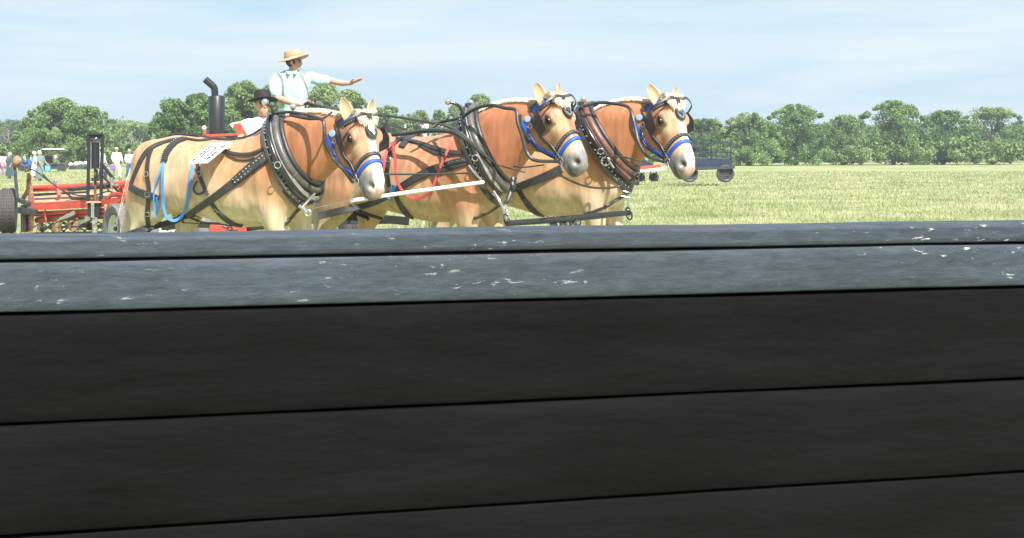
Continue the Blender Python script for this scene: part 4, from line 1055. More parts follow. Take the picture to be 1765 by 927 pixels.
def headshape(mb, c, fwd, up, k=1.):
    """c: centre of the skull"""
    f, u, l = fr(fwd, up); Rm = np.array([f, l, u]).T; B = lambda a,b,z: c+(f*a+l*b+u*z)*k
    mb.ball(B(-.01,0,.02), np.array([.098,.078,.10])*k, 18, Rm); mb.ball(B(.035,0,-.055), np.array([.062,.056,.07])*k, 16, Rm)
    mb.ball(B(.065,0,-.098), np.array([.028,.032,.024])*k, 10, Rm)
    mb.loft([(B(.085,0,.02), f*.012*k, l*.010*k, 2),(B(.098,0,-.01), f*.02*k, l*.014*k, 2),(B(.10,0,-.035), f*.024*k, l*.019*k, 2),(B(.088,0,-.045), f*.014*k, l*.015*k, 2)], 10)
    for s_ in (-1,1):
        mb.ball(B(-.01,s_*.078,-.01), np.array([.022,.010,.033])*k, 10, Rm); mb.ball(B(.07,s_*.035,.022), np.array([.02,.028,.010])*k, 8, Rm)
    mb.ball(B(.088,0,-.07), np.array([.016,.026,.012])*k, 8, Rm)
def hand(mb, w, d, palm_n, k=1., spread=.12, curl=.25, thumb=1):
    """palm from wrist w along d, five separate bent fingers"""
    d = nrm(d); n = nrm(np.array(palm_n)-d*np.dot(palm_n,d)); s_ = np.cross(d, n)
    mb.loft([(w, s_*.024*k, n*.018*k, 2.2),(w+d*.03*k, s_*.034*k, n*.016*k, 2.4),(w+d*.075*k, s_*.041*k, n*.013*k, 2.4),(w+d*.092*k, s_*.036*k, n*.010*k, 2.4)], 12)
    for i, (o, L) in enumerate(((-.030,.062),(-.011,.074),(.010,.078),(.030,.070))):
        b = w+d*.085*k+s_*o*k; dd = nrm(d+s_*o*spread*8); p = [b]
        for j in range(3): dd = nrm(dd-n*curl*(.5+.5*j)); p.append(p[-1]+dd*L*k*(.42,.32,.26)[j])
        mb.tube(spline(p,2), [.0098*k,.0092*k,.0085*k,.007*k], 8)
    b = w+d*.02*k+s_*thumb*.030*k; t = nrm(d*.8+s_*thumb*.75-n*.15); mb.tube(spline([b, b+t*.035*k, b+t*.06*k+d*.008*k, b+t*.075*k+d*.025*k],2), [.014*k,.012*k,.011*k,.008*k], 8)
def skin(mb, name, m, parent, vox=.012, extra=None, it=3, disp=0):
    V, F = remesh(mb, vox, it)
    if disp: V = V+np.stack([vnoise(V, 9, q)*disp for q in (1,5,9)],1)
    if extra is not None and extra.n:
        n = len(V); V = np.concatenate([V]+extra.v); F = F+[tuple(i+n for i in f) for f in extra.f]
    o = mk(name, V, F, m, parent); o.data.polygons.foreach_set('use_smooth', [True]*len(o.data.polygons)); return o, (V, F)
def hat(parent, c, up, fwd, crown, r, brim, m, name='hat', h=.11, band=None, droop=.012):
    u = nrm(up); f = nrm(np.array(fwd, float)-u*np.dot(fwd,u)); l = np.cross(u, f); mb = MB(); prof = [(brim-.004,-.004-droop),(brim,-droop),(brim-.002,.004-droop),(r*1.25,.006),(r*1.03,.014),(r,.03),(r*.97,h*.75),(r*.86,h),(r*.5,h+.006),(.001,h+.004)]
    rings = []
    for q, o in prof:
        rings.append(np.array([c+u*(o+(0 if q < r*1.1 else .014*math.cos(2*t)))+(f*math.cos(t)*1.12+l*math.sin(t)*.95)*q for t in np.linspace(0,2*math.pi,28,endpoint=False)]))
    mb.rings(rings[::-1] if False else rings); o = mb.build(name, m, parent)
    if band is not None:
        mb = MB(); mb.rings([np.array([c+u*o_+(f*math.cos(t)*1.12+l*math.sin(t)*.95)*(q) for t in np.linspace(0,2*math.pi,24,endpoint=False)]) for q,o_ in ((r*1.04,.012),(r*1.045,.035))], False); mb.build('hat_band', band, o)
    return o

# driver -------------------------------------------------------------
DD = 20.0
q = lambda x, y, d=0.: P(x, y, DD+d)
dr = thing('person', G0(500, DD), 'standing driver in straw hat, mint shirt and braces, left arm stretched out', 'person')
dr.location.z = .98
mb = MB(); ex = MB(); fw = V3(.93,-.36,-.02); hc = q(507,106.5,0)
headshape(mb, hc, fw, (0,0,1), 1.02)
capsule(mb, [q(508,112,.02), q(504,122,.03), q(501,131,.05)], [.055,.058,.07])
# right arm (image left) holding the lines; left arm stretched
capsule(mb, [q(503,128,.06), q(484,135,.04), q(476,150,-.03), q(476,158,-.07), q(480,169,-.16)], [.035,.035,.045,.05,.048])
capsule(mb, [q(480,169,-.16), q(500,176,-.30), q(519,180,-.38)], [.048,.042,.028])
capsule(mb, [q(503,128,.06), q(530,133,.07), q(552,138,.08), q(560,138.5,.06), q(572,139,.02)], [.035,.035,.045,.045,.044])
capsule(mb, [q(570,139,.02), q(588,143,-.08), q(606,143.5,-.18)], [.044,.042,.027])
hand(ex, q(604,143.8,-.17), q(628,133,-.25)-q(604,143.8,-.17), V3(.25,-.25,-1), 1.12, .14, .02, -1)
hand(ex, q(517,180,-.37), V3(1,-.15,.05), V3(.1,-.4,1)*-1, 1.05, .05, .75, 1)
hand(ex, q(548,183,-.33), V3(-1,-.1,.25), V3(0,-.3,1)*-1, 1.0, .05, .8, -1)
skin(mb, 'body', SK, dr, .011, ex, 2)
SH = cloth('pale_mint_cotton', (.42,.62,.56)); mb = MB()
U_ = V3(1,0,0); Dp = V3(0,1,0)
mb.loft([(q(506,196,.02), U_*.195, Dp*.15, 2.4),(q(506,185,.02), U_*.205, Dp*.135, 2.4),(q(505,168,.0), U_*.215, Dp*.16, 2.5),(q(504,150,.0), U_*.24, Dp*.165, 2.5),(q(505,138,.02), U_*.245, Dp*.135, 2.5),(q(505,130,.03), U_*.20, Dp*.11, 2.4),(q(503,124,.04), U_*.11, Dp*.085, 2.2),(q(503,121,.04), U_*.07, Dp*.07, 2)], 26)
capsule(mb, [q(479,134,.03), q(474,146,-.02), q(475,160,-.09)], [.075,.082,.078])
capsule(mb, [q(534,132,.06), q(548,137,.07), q(563,139.5,.04)], [.078,.08,.072])
shirt, sv = skin(mb, 'shirt', SH, dr, .012, None, 3, .022)
cb = MB()
for s_ in (-1,1):   # collar leaves
    cb.add([q(503+s_*1,124,-.075), q(503+s_*8,119.5,-.03), q(503+s_*10,123.5,-.10), q(503+s_*5,128,-.15)], [(0,1,2,3)] if s_ > 0 else [(3,2,1,0)])
o = cb.build('shirt_collar', SH, dr); 
sb = BVHTree.FromPolygons([tuple(v) for v in sv[0]], sv[1])
BR = cloth('grey_green_braces', (.16,.22,.19))
for path in ([(478,125),(485,134),(488,148),(488,164),(489,182)],[(517,125),(523,137),(529,152),(532,168),(534,185)]):
    pts, nr = [], []
    for x in spline([V3(a,b,0) for a,b in path], 6):
        d = nrm(P(x[0],x[1],10)-V3(0,0,CAMZ)); r = sb.ray_cast(Vector((0,0,CAMZ)), Vector(d))
        if r[0] is not None: pts.append(np.array(r[0])+np.array(r[1])*.004); nr.append(np.array(r[1]))
    mb = MB(); mb.ribbon(pts, nr, .032, .004); mb.build('brace', BR, dr)
TR = cloth('dark_teal_trousers', (.05,.13,.12)); mb = MB()
mb.loft([(q(506,192,.03), U_*.17, Dp*.135, 2.4),(q(506,206,.03), U_*.185, Dp*.15, 2.4),(q(506,216,.03), U_*.18, Dp*.14, 2.4)], 22)
for s_ in (-1,1): capsule(mb, [q(506+s_*12,212,.03), q(506+s_*14,255,-.0), q(506+s_*14,308,.03)], [.105,.08,.065])
skin(mb, 'trousers', TR, dr, .018, None, 3)
for s_ in (-1,1): mb = MB(); mb.ball(q(506+s_*14,311,-.05), (.05,.14,.045), 12); mb.build('shoe', FELT, dr)
hb = MB(); f, u, l = fr(fw); Rm = np.array([f,l,u]).T; hb.ball(hc+f*-.028+u*.018, np.array([.095,.086,.095])*1.02, 18, Rm); hb.build('hair', HAIR, dr)
for s_ in (-1,1):
    hb = MB(); hb.ball(hc+f*.03+l*s_*.070+u*-.01, (.014,.010,.03), 10, Rm); hb.build('sideburn', HAIR, dr)
hb = MB(); hb.ball(hc+f*.06+u*-.098, (.036,.036,.03), 12, Rm); hb.build('beard', GREYH, dr)
hb = MB(); hb.ball(hc+f*.094+u*-.055, (.012,.028,.009), 10, Rm); hb.build('moustache', GREYH, dr)
gb = MB()
for s_ in (-1,1): gb.lathe(hc+f*.098+l*s_*.036+u*.018, f+l*s_*.35, [(.0,.004),(.02,.002),(.022,-.002)], 12); gb.tube([hc+f*.095+l*s_*.055+u*.022, hc+f*0+l*s_*.082+u*.015], .003, 5)
gb.tube([hc+f*.103+l*-.015+u*.02, hc+f*.103+l*.015+u*.02], .003, 5); gb.build('glasses', GLASS, dr)
hat(dr, hc+u*.052-f*.012, nrm(u+f*-.22+l*-.06), fw, None, .112, .20, STRAW, 'straw_hat', .105, STRAW)
# lines from his hands
RN = M['leather']
LN = thing('driving_lines', q(535,183,-.4), 'black driving lines running from the driver\'s hands over the left horse to the team', 'reins')
for pts, r in (([(530,178,19.6),(545,180,19.3),(570,185,18.2),(600,190,17),(650,197,15.8),(700,204,15.2),(752,213,14.6)], .014), ([(534,181,19.6),(560,186,19.0),(600,196,17.5),(640,204,16),(670,214,15),(700,223,14.6)], .013),
               ([(528,182,19.6),(524,190,19.6),(519,200,19.6)], .013), ([(532,184,19.6),(530,192,19.6),(529,205,19.6)], .016), ([(524,180,19.58),(533,176,19.56),(541,182,19.58)], .02)):
    mb = MB(); mb.tube(spline([P(*p) for p in pts], 6), r, 8); mb.build('line', RN, LN)
# seated passenger ---------------------------------------------------
DS = 19.4; q2 = lambda x, y, d=0.: P(455+(x-455)*1.1-3, 205+(y-205)*1.1, DS+d)
sp = thing('person', G0(450, DS), 'man seated low behind the left horse in black wide hat, dark glasses and white shirt', 'person')
sp.location.z = 1.15
mb = MB(); ex = MB(); hc = q2(456,184); fw = V3(.28,-.95,.12); headshape(mb, hc, fw, (0,0,1), 1.14)
capsule(mb, [q2(457,190), q2(456,200,.03), q2(455,208,.05)], [.058,.062,.075])
capsule(mb, [q2(456,208,.05), q2(438,212,.03), q2(426,224,-.05), q2(420,238,-.2), q2(432,244,-.38)], [.045,.04,.03]); capsule(mb, [q2(456,208,.05), q2(474,213,.02), q2(486,222,-.1), q2(482,234,-.2), q2(462,236,-.35)], [.045,.04,.03])
hand(ex, q2(432,244,-.38), V3(.8,0,.3), V3(0,1,-.2), 1, .05, .6, 1); hand(ex, q2(462,236,-.35), V3(-1,-.2,0), V3(0,0,-1), 1, .05, .6, 1)
skin(mb, 'body', SK, sp, .012, ex, 2)
WS = cloth('white_cotton_shirt', (.78,.78,.76)); mb = MB()
mb.loft([(q2(452,252,.05), U_*.19, Dp*.14, 2.4),(q2(452,235,.03), U_*.20, Dp*.14, 2.4),(q2(453,218,.02), U_*.215, Dp*.14, 2.5),(q2(454,209,.03), U_*.19, Dp*.115, 2.4),(q2(455,202,.04), U_*.09, Dp*.08, 2)], 24)
capsule(mb, [q2(436,212,.02), q2(426,216,-.05), q2(420,222,-.1)], [.075,.075,.068]); capsule(mb, [q2(474,212,.02), q2(484,218,-.02), q2(487,226,-.1)], [.075,.075,.065])
skin(mb, 'shirt', WS, sp, .014, None, 3, .012)
mb = MB()
for s_ in (-1,1): capsule(mb, [q2(452+s_*12,252,.05), q2(452+s_*14,256,-.42), q2(452+s_*14,300,-.5)], [.1,.085,.06])
skin(mb, 'trousers', FELT, sp, .02, None, 3)
f, u, l = fr(fw); Rm = np.array([f,l,u]).T; hb = MB(); hb.ball(hc+f*-.02+u*.016, np.array([.103,.091,.098]), 16, Rm); hb.build('hair', HAIR, sp)
gb = MB()
for s_ in (-1,1): gb.ball(hc+f*.110+l*s_*.040+u*.014, (.014,.037,.024), 10, Rm)
gb.tube([hc+f*.115+l*-.03+u*.02, hc+f*.115+l*.03+u*.02], .004, 5); gb.build('sunglasses', GLASS, sp)
hat(sp, hc+u*.082-f*.01, nrm(u+f*.02), fw, None, .122, .215, FELT, 'black_hat', .125, None, .004)
hb = MB(); hb.ball(hc+f*.052+u*-.088, (.052,.056,.048), 14, Rm); hb.build('stubble', mat('reddish_stubble', (.36,.2,.14), .8, var=.3, vs=90), sp)
cb_ = thing('clipboard_box', q2(424,222,-.5), 'pale grey box held up by the seated man', 'box')
mb = MB(); a = [q2(404,213,-.5), q2(428,209,-.45), q2(437,226,-.45), q2(416,229,-.5)]; b_ = [p+V3(.02,.12,.02) for p in a]
mb.add(a+b_, [(0,3,2,1),(4,5,6,7),(0,1,5,4),(1,2,6,5),(2,3,7,6),(3,0,4,7)]); mb.build('case', M['rim'], cb_, False)
mb = MB(); mb.add([p+V3(0,-.03,0) for p in (q2(410,213,-.5), q2(421,211,-.5), q2(431,228,-.5), q2(418,229,-.5))]+[p+V3(0,-.004,0) for p in (q2(410,213,-.5), q2(421,211,-.5), q2(431,228,-.5), q2(418,229,-.5))], [(0,3,2,1),(4,5,6,7),(0,1,5,4),(1,2,6,5),(2,3,7,6),(3,0,4,7)]); mb.build('red_panel', M['red_paint'], cb_, False)

# far people ----------------------------------------------------------
CL = {k: cloth(k, c) for k, c in dict(teal_cotton=(.04,.09,.11), grey_teal_cotton=(.16,.22,.23), cream_cotton=(.66,.68,.56), white_shirt=(.80,.80,.78), khaki_cotton=(.66,.62,.48), pale_blue_shirt=(.55,.72,.80), blue_denim=(.07,.14,.26),
      black_trousers=(.03,.035,.05), white_bonnet=(.82,.8,.77), purple_plastic=(.24,.14,.45), turquoise_plastic=(.1,.55,.75), pink_purple_cotton=(.5,.3,.4), sky_blue_shirt=(.2,.45,.75), brown_cotton=(.2,.13,.1)).items()}
def far_person(px, ty, fy, face, label, top, bottom, dress=False, cap=None, hatm=None, arm=(.3,.2), bag=None, x2=0, walk=.12, D=None, seated=False, base=None):
    D = D or ground_D(fy); x0 = (px-CX)*D/FPX; H_ = CAMZ-(ty-CY)*D/FPX
    z0 = 0 if base is None else base; k = (H_-z0)/1.72 if not seated else (H_-z0)/1.25
    r0 = thing('person', (x0, D, z0), label, 'person'); f = nrm(V3(math.cos(face), math.sin(face), 0)); l = V3(-f[1], f[0], 0); O = np.array([x0, D, z0])
    L = lambda a, b, z: O+(f*a+l*b+V3(0,0,z))*k
    hz = 1.60 if not seated else 1.12; dz = hz-1.60
    mb = MB(); headshape(mb, L(.02,0,hz), f, (0,0,1), k*1.0); capsule(mb, [L(0,0,1.48+dz), L(0,0,1.38+dz)], [.05*k,.055*k], 8, 2)
    mb2 = MB(); ex = MB()
    for s_ in (-1,1):
        a = (arm[0] if s_ > 0 else arm[1])*.55
        sh_, el, wr = L(0,s_*.21,1.38+dz), L(a*.3,s_*.28,1.12+dz+.05*a), L(.04+a*.8,s_*.24,.88+dz+.35*a)
        capsule(mb, [L(0,0,1.40+dz), sh_*.85+L(0,0,1.38+dz)*.15, (sh_+el)/2, el, wr], [.035*k,.035*k,.035*k,.036*k,.027*k], 8, 2); hand(ex, wr, wr-el, l*-s_, k, .05, .3, 1)
        capsule(mb2, [sh_, (sh_+el)/2, el], [.08*k,.075*k,.066*k], 10, 2)
        if not dress: capsule(mb2, [el, el+(wr-el)*.75], [.066*k,.052*k], 8, 2)
    if not seated and not dress:
        pass
    skin(mb, 'body', SK, r0, .016, ex, 1)
    mb2.loft([(L(0,0,.90+dz), l*.195*k, f*.15*k, 2.3),(L(.01,0,1.05+dz), l*.195*k, f*.16*k, 2.3),(L(.01,0,1.25+dz), l*.23*k, f*.155*k, 2.4),(L(0,0,1.37+dz), l*.21*k, f*.12*k, 2.4),(L(0,0,1.44+dz), l*.075*k, f*.065*k, 2)], 18)
    if dress:
        skin(mb2, 'bodice', top, r0, .02, None, 2, .01); m3 = MB()
        m3.loft([(L(0,0,1.02), l*.155*k, f*.12*k, 2),(L(-.01,0,.9), l*.20*k, f*.17*k, 2),(L(-.02,0,.6), l*.24*k, f*.22*k, 2),(L(-.02,0,.22), l*.28*k, f*.26*k, 2),(L(-.02,0,.16), l*.27*k, f*.25*k, 2)], 24)
        V = m3.v[0]; V += np.stack([vnoise(V*np.array([1,1,.25]), 9, e)*.035 for e in (1,2,3)],1); m3.build('skirt', bottom, r0)
        for s_ in (-1,1): m4 = MB(); capsule(m4, [L(-.02,s_*.08,.22), L(-.02,s_*.08,.08)], [.04*k,.035*k], 8, 2); m4.ball(L(.04,s_*.08,.04), np.array([.12,.045,.04])*k, 10, np.array([f,l,V3(0,0,1)]).T); m4.build('shoe', FELT, r0)
    else:
        skin(mb2, 'shirt', top, r0, .02, None, 2, .012); m3 = MB()
        if seated:
            for s_ in (-1,1): capsule(m3, [L(0,s_*.09,.45), L(.42,s_*.11,.48), L(.45,s_*.11,.05)], [.09*k,.075*k,.055*k], 10, 3)
        else:
            m3.loft([(L(0,0,.98), l*.16*k, f*.115*k, 2.3),(L(0,0,.82), l*.19*k, f*.145*k, 2.3),(L(0,0,.76), l*.165*k, f*.12*k, 2.3)], 16)
            for s_ in (-1,1):
                w = walk*s_; capsule(m3, [L(0,s_*.09,.82), L(w*.8+.04,s_*.095,.46), L(w*1.5,s_*.095,.09)], [.11*k,.09*k,.08*k], 10, 3)
        skin(m3, 'trousers', bottom, r0, .02, None, 2, .008)
        for s_ in (-1,1):
            m4 = MB(); w = walk*s_; c = L(w*1.5+.05,s_*.095,.05) if not seated else L(.5,s_*.11,.04); m4.ball(c, np.array([.13,.048,.05])*k, 10, np.array([f,l,V3(0,0,1)]).T); m4.build('shoe', CL['brown_cotton'], r0)
    hb = MB(); Rm = np.array([f,l,V3(0,0,1)]).T; hb.ball(L(-.02,0,hz+.02), np.array([.10,.088,.10])*k, 14, Rm); hb.build('hair', HAIR, r0)
    if cap is not None:
        hb = MB()
        if cap is CL['white_bonnet']: hb.ball(L(-.045,0,hz+.03), np.array([.125,.105,.125])*k, 14, Rm); hb.build('bonnet', cap, r0)
        else: hb.ball(L(-.01,0,hz+.055), np.array([.11,.094,.085])*k, 14, Rm); hb.ball(L(.11,0,hz+.045), np.array([.075,.07,.012])*k, 12, Rm); hb.build('cap', cap, r0)
    if hatm is not None: hat(r0, L(0,0,hz+.06), V3(0,0,1), f, None, .11*k, .2*k, hatm, 'hat', .10*k)
    if bag:
        bm, s_, lb = bag; a = (arm[0] if s_ > 0 else arm[1])*.55; c = L(.04+a*.8,s_*.28,.60+.35*a)
        bg = thing('bag', c-V3(0,0,.15*k), lb, 'bag'); m4 = MB(); m4.box(c, np.array([.30,.09,.30])*k, None, .03*k); m4.build('pouch', bm, bg)
        m4 = MB(); m4.tube([c+V3(math.cos(t)*.08,0,.13+math.sin(t)*.11)*k for t in np.linspace(0,math.pi,8)], .01*k, 6); m4.build('handle', bm, bg)
    return r0
far_person(16, 263, 308, R(230), 'woman in dark teal dress and white bonnet standing at the far left', CL['teal_cotton'], CL['teal_cotton'], True, CL['white_bonnet'], arm=(.1,.2))
far_person(69, 260, 312, R(-30), 'woman in grey green dress and white bonnet leaning forward over a blue bag', CL['grey_teal_cotton'], CL['grey_teal_cotton'], True, CL['white_bonnet'], arm=(.62,.68), bag=(CL['turquoise_plastic'], 1, 'turquoise bag hanging from the hand of the woman in grey green dress'))
far_person(60, 261, 309, R(10), 'woman in cream dress half hidden behind the woman in grey green', CL['cream_cotton'], CL['cream_cotton'], True, CL['white_bonnet'], D=78)
far_person(4, 272, 302, R(60), 'person in pink and purple clothes at the left edge of the field', CL['pink_purple_cotton'], CL['purple_plastic'], False, CL['white_bonnet'])
far_person(201, 254, 308, R(-50), 'man in white shirt, cap and khaki trousers walking right', CL['white_shirt'], CL['khaki_cotton'], False, CL['khaki_cotton'], arm=(.35,.1), bag=(CL['purple_plastic'], -1, 'purple bag carried by the walking man in white'))
far_person(223, 258, 306, R(-60), 'person in pale blue shirt, jeans and cap walking beside the man in white', CL['pale_blue_shirt'], CL['blue_denim'], False, CL['khaki_cotton'], arm=(.25,.15))
far_person(176, 253, 312, R(0), 'person in white shirt and black trousers partly hidden by the black mast', CL['white_shirt'], CL['black_trousers'], False, CL['khaki_cotton'], arm=(.3,.1), bag=(CL['purple_plastic'], -1, 'purple bag behind the black mast'))
far_person(249, 250, 306, R(-10), 'person whose straw hat shows above the rump of the left horse', CL['cream_cotton'], CL['blue_denim'], False, None, STRAW)
far_person(42, 264, 290, R(0), 'person with dark cap riding the small blue tractor', CL['sky_blue_shirt'], CL['blue_denim'], False, FELT, seated=True, base=.5, D=104)
far_person(53, 267, 290, R(0), 'person in sky blue shirt sitting behind the rider of the blue tractor', CL['sky_blue_shirt'], CL['brown_cotton'], False, None, seated=True, base=.5, D=105)
far_person(96, 264, 290, R(-20), 'person sitting under the white canopy of the dark carriage', CL['khaki_cotton'], CL['black_trousers'], False, FELT, seated=True, base=.7, D=106)
far_person(104, 266, 290, R(-20), 'second passenger under the white canopy, in brown', CL['brown_cotton'], CL['black_trousers'], False, None, seated=True, base=.7, D=106.5)
# ---------------------------------------------------------------- machines
def wheel(parent, c, axis, Rr, w, rim_m=None, tread=True, seg=40, hub=.55, tm=None):
    ax = nrm(axis); h = w/2; mb = MB(); q = hub*Rr
    mb.lathe(c, ax, [(q,-h*.62),(Rr*.78,-h*.98),(Rr*.93,-h*.92),(Rr,-h*.66),(Rr,h*.66),(Rr*.93,h*.92),(Rr*.78,h*.98),(q,h*.62),(q,-h*.62)], seg); t = mb.build('tyre', tm or M['tyre'], parent)
    if tread:
        tb = MB(); 
        a = nrm(np.cross(ax, V3(.1,.2,1))); b = np.cross(ax, a)
        for k in range(-2, 3): tb.torus(c+ax*k*h*.26, ax, Rr*1.0, .007, seg, 4)
        for k in range(seg):
            an = 2*math.pi*k/seg; d = a*math.cos(an)+b*math.sin(an); e = -a*math.sin(an)+b*math.cos(an)
            for s_ in (-1,1): tb.box(c+d*Rr*1.0+ax*s_*h*.42, (.012,.022,h*.42), np.array([d, e, ax]).T)
        tb.build('tread', tm or M['tyre'], t)
    mb = MB(); mb.lathe(c, ax, [(.02,-h*.2),(q*.35,-h*.3),(q*.5,-h*.12),(q*.86,-h*.1),(q*.98,-h*.6),(q*1.02,-h*.62),(q*1.02,h*.62),(q*.98,h*.6),(q*.86,h*.1),(q*.5,h*.12),(q*.35,h*.3),(.02,h*.2)], 28); rm = mb.build('rim', rim_m or M['rim'], parent)
    mb = MB(); mb.tube([c-ax*h*.5, c+ax*h*.5], q*.16, 10)
    a = nrm(np.cross(ax, V3(.1,.2,1))); b = np.cross(ax, a)
    for k in range(5): d = a*math.cos(k*1.257)+b*math.sin(k*1.257); mb.tube([c+d*q*.42-ax*h*.34, c+d*q*.42+ax*h*.34], q*.06, 6)
    mb.build('hub', M['dark_steel'], rm)
def bar(parent, name, pts, w, m, n=None):
    """straight square bar through world points"""
    mb = MB()
    for a, b in zip(pts[:-1], pts[1:]):
        a, b = np.array(a,float), np.array(b,float); d = b-a; L = np.linalg.norm(d); d = d/L; up = V3(0,0,1) if abs(d[2]) < .9 else V3(0,1,0); s_ = nrm(np.cross(d, up)); t = np.cross(s_, d)
        mb.box((a+b)/2, (L, w[0] if not np.isscalar(w) else w, w[1] if not np.isscalar(w) else w), np.array([d, s_, t]).T, .004)
    return mb.build(name, m, parent)
Dm = lambda x: 24.5-x/240*3.0
Q = lambda x, y, d=0.: P(x, y, Dm(x)+d)
mw = thing('reel_mower', G0(130, Dm(130)), 'red gang reel mower with dusty deck and black mast at the left', 'mower')
wheel(mw, Q(14,363,.0), V3(-1,-.16,0), .37, .28); wheel(mw, Q(204,394,-.4), V3(-1,-.62,0), .37, .25, tm=mat('grey_dusty_rubber', (.16,.155,.15), .75, var=.2, vs=20, bump=.3))
# deck
a, b, c_, d_ = Q(60,352), Q(237,341), Q(232,328,.8), Q(57,338,.8); h = V3(0,0,-.10)
mb = MB(); mb.add([a,b,c_,d_,a+h*.3,b+h*.3,c_+h*.3,d_+h*.3], [(0,1,2,3),(7,6,5,4),(0,4,5,1),(1,5,6,2),(2,6,7,3),(3,7,4,0)]); mb.build('deck', M['deck_dust'], mw, False)
bar(mw, 'front_beam', [Q(60,357,-.03), Q(237,347,-.03)], (.05,.105), M['red_paint']); bar(mw, 'beam_lip', [Q(61,350.5,-.05), Q(237,340.5,-.05)], (.03,.018), M['red_paint'])
mb = MB(); mb.tube([Q(56,325,.4), Q(112,322.5,.35), Q(218,318,.2)], .055, 14); mb.build('cross_tube', M['red_paint'], mw)
mb = MB(); mb.tube([Q(126,326,.1), Q(193,319.5,.0)], .032, 12); mb.tube([Q(118,326,.1), Q(127,326,.1)], .036, 12); mb.build('hydraulic_cylinder', M['black_metal'], mw)
mb = MB(); mb.tube([Q(193,319.5), Q(206,318.5)], .02, 10); mb.build('piston_rod', M['chrome'], mw)
bar(mw, 'bracket', [Q(99,318,.3), Q(102,338,.2)], (.05,.06), M['red_paint']); bar(mw, 'bracket', [Q(207,314,.2), Q(209,338,.1)], (.05,.06), M['red_paint'])
mb = MB(); pts = [Q(52,308), Q(55,318), Q(60,345), Q(60,362), Q(57,398), Q(46,400), Q(47,372), Q(49,345)]; m_ = len(pts); mb.add(pts+[p+V3(-.02,.06,0) for p in pts], [tuple(range(m_)), tuple(range(m_,2*m_))[::-1]]+[((i+1)%m_,i,m_+i,m_+(i+1)%m_) for i in range(m_)]); mb.build('end_plate', M['red_rust'], mw, False)
bar(mw, 'upright', [Q(25,285,-.1), Q(30,342,-.1)], (.04,.085), M['dark_steel'])
for y in (302,315,328):
    mb = MB(); mb.lathe(Q(26.7+(y-302)*.09,y,-.125), (0,-1,0), [(0,.002),(.012,.002),(.013,-.004)], 10); mb.build('hole', M['black_metal'], mw)
mb = MB(); mb.ball(Q(30,277,-.1), (.085,.08,.085), 12); mb.ball(Q(27,283,-.1), (.07,.07,.06), 10); V = mb.v[0]
o, _ = skin(mb, 'dirt_clod', mat('dried_mud_clod', (.30,.2,.13), .95, var=.4, vs=12, bump=.6), mw, .012, None, 2, .02)
mb = MB(); pts = [Q(50,298), Q(53,302), Q(51,330), Q(37,352), Q(34,345), Q(45,325), Q(46,300)]; m_ = len(pts); mb.add(pts+[p+V3(0,.05,0) for p in pts], [tuple(range(m_)), tuple(range(m_,2*m_))[::-1]]+[((i+1)%m_,i,m_+i,m_+(i+1)%m_) for i in range(m_)]); mb.build('bracket', M['rust'], mw, False)
bar(mw, 'post', [Q(41,353,-.1), Q(42,400,-.1)], (.09,.11), M['black_metal']); bar(mw, 'arm', [Q(34,362,-.12), Q(62,366,-.12)], (.08,.10), M['dark_steel']); bar(mw, 'arm', [Q(30,343,-.12), Q(50,352,-.12)], (.06,.07), M['dark_steel'])
mb = MB(); mb.tube([Q(64,379,.2), Q(110,375,.2), Q(186,371,.1)], .05, 12); mb.build('lower_tube', M['red_paint'], mw)
bar(mw, 'lower_bar', [Q(90,379,.1), Q(186,374,.05)], (.02,.025), M['red_paint'])
mb = MB(); mb.tube([Q(62,370,.55), Q(186,362,.5)], .035, 10); mb.build('rear_tube', M['red_paint'], mw)
mb = MB(); a, b = Q(62,364,.1), Q(186,358,.1); mb.add([a,b,b+V3(0,.5,-.03),a+V3(0,.5,-.03),a-V3(0,0,.05),b-V3(0,0,.05),b+V3(0,.5,-.10),a+V3(0,.5,-.10)], [(0,1,2,3),(7,6,5,4),(0,4,5,1),(1,5,6,2),(2,6,7,3),(3,7,4,0)]); mb.build('shield', M['red_paint'], mw, False)
for x in (78,116,150): bar(mw, 'hanger', [Q(x,362,-.02), Q(x+2,384,-.02)], (.03,.045), M['red_paint'])
bar(mw, 'end_frame', [Q(183,352,-.1), Q(186,402,-.05)], (.04,.12), M['red_rust'])
bar(mw, 'deck_rib', [Q(150,349,-.06), Q(150,339,.8)], (.03,.02), M['red_paint']); bar(mw, 'rear_rail', [Q(57,336,.8), Q(150,332,.8)], (.03,.05), M['dark_steel'])
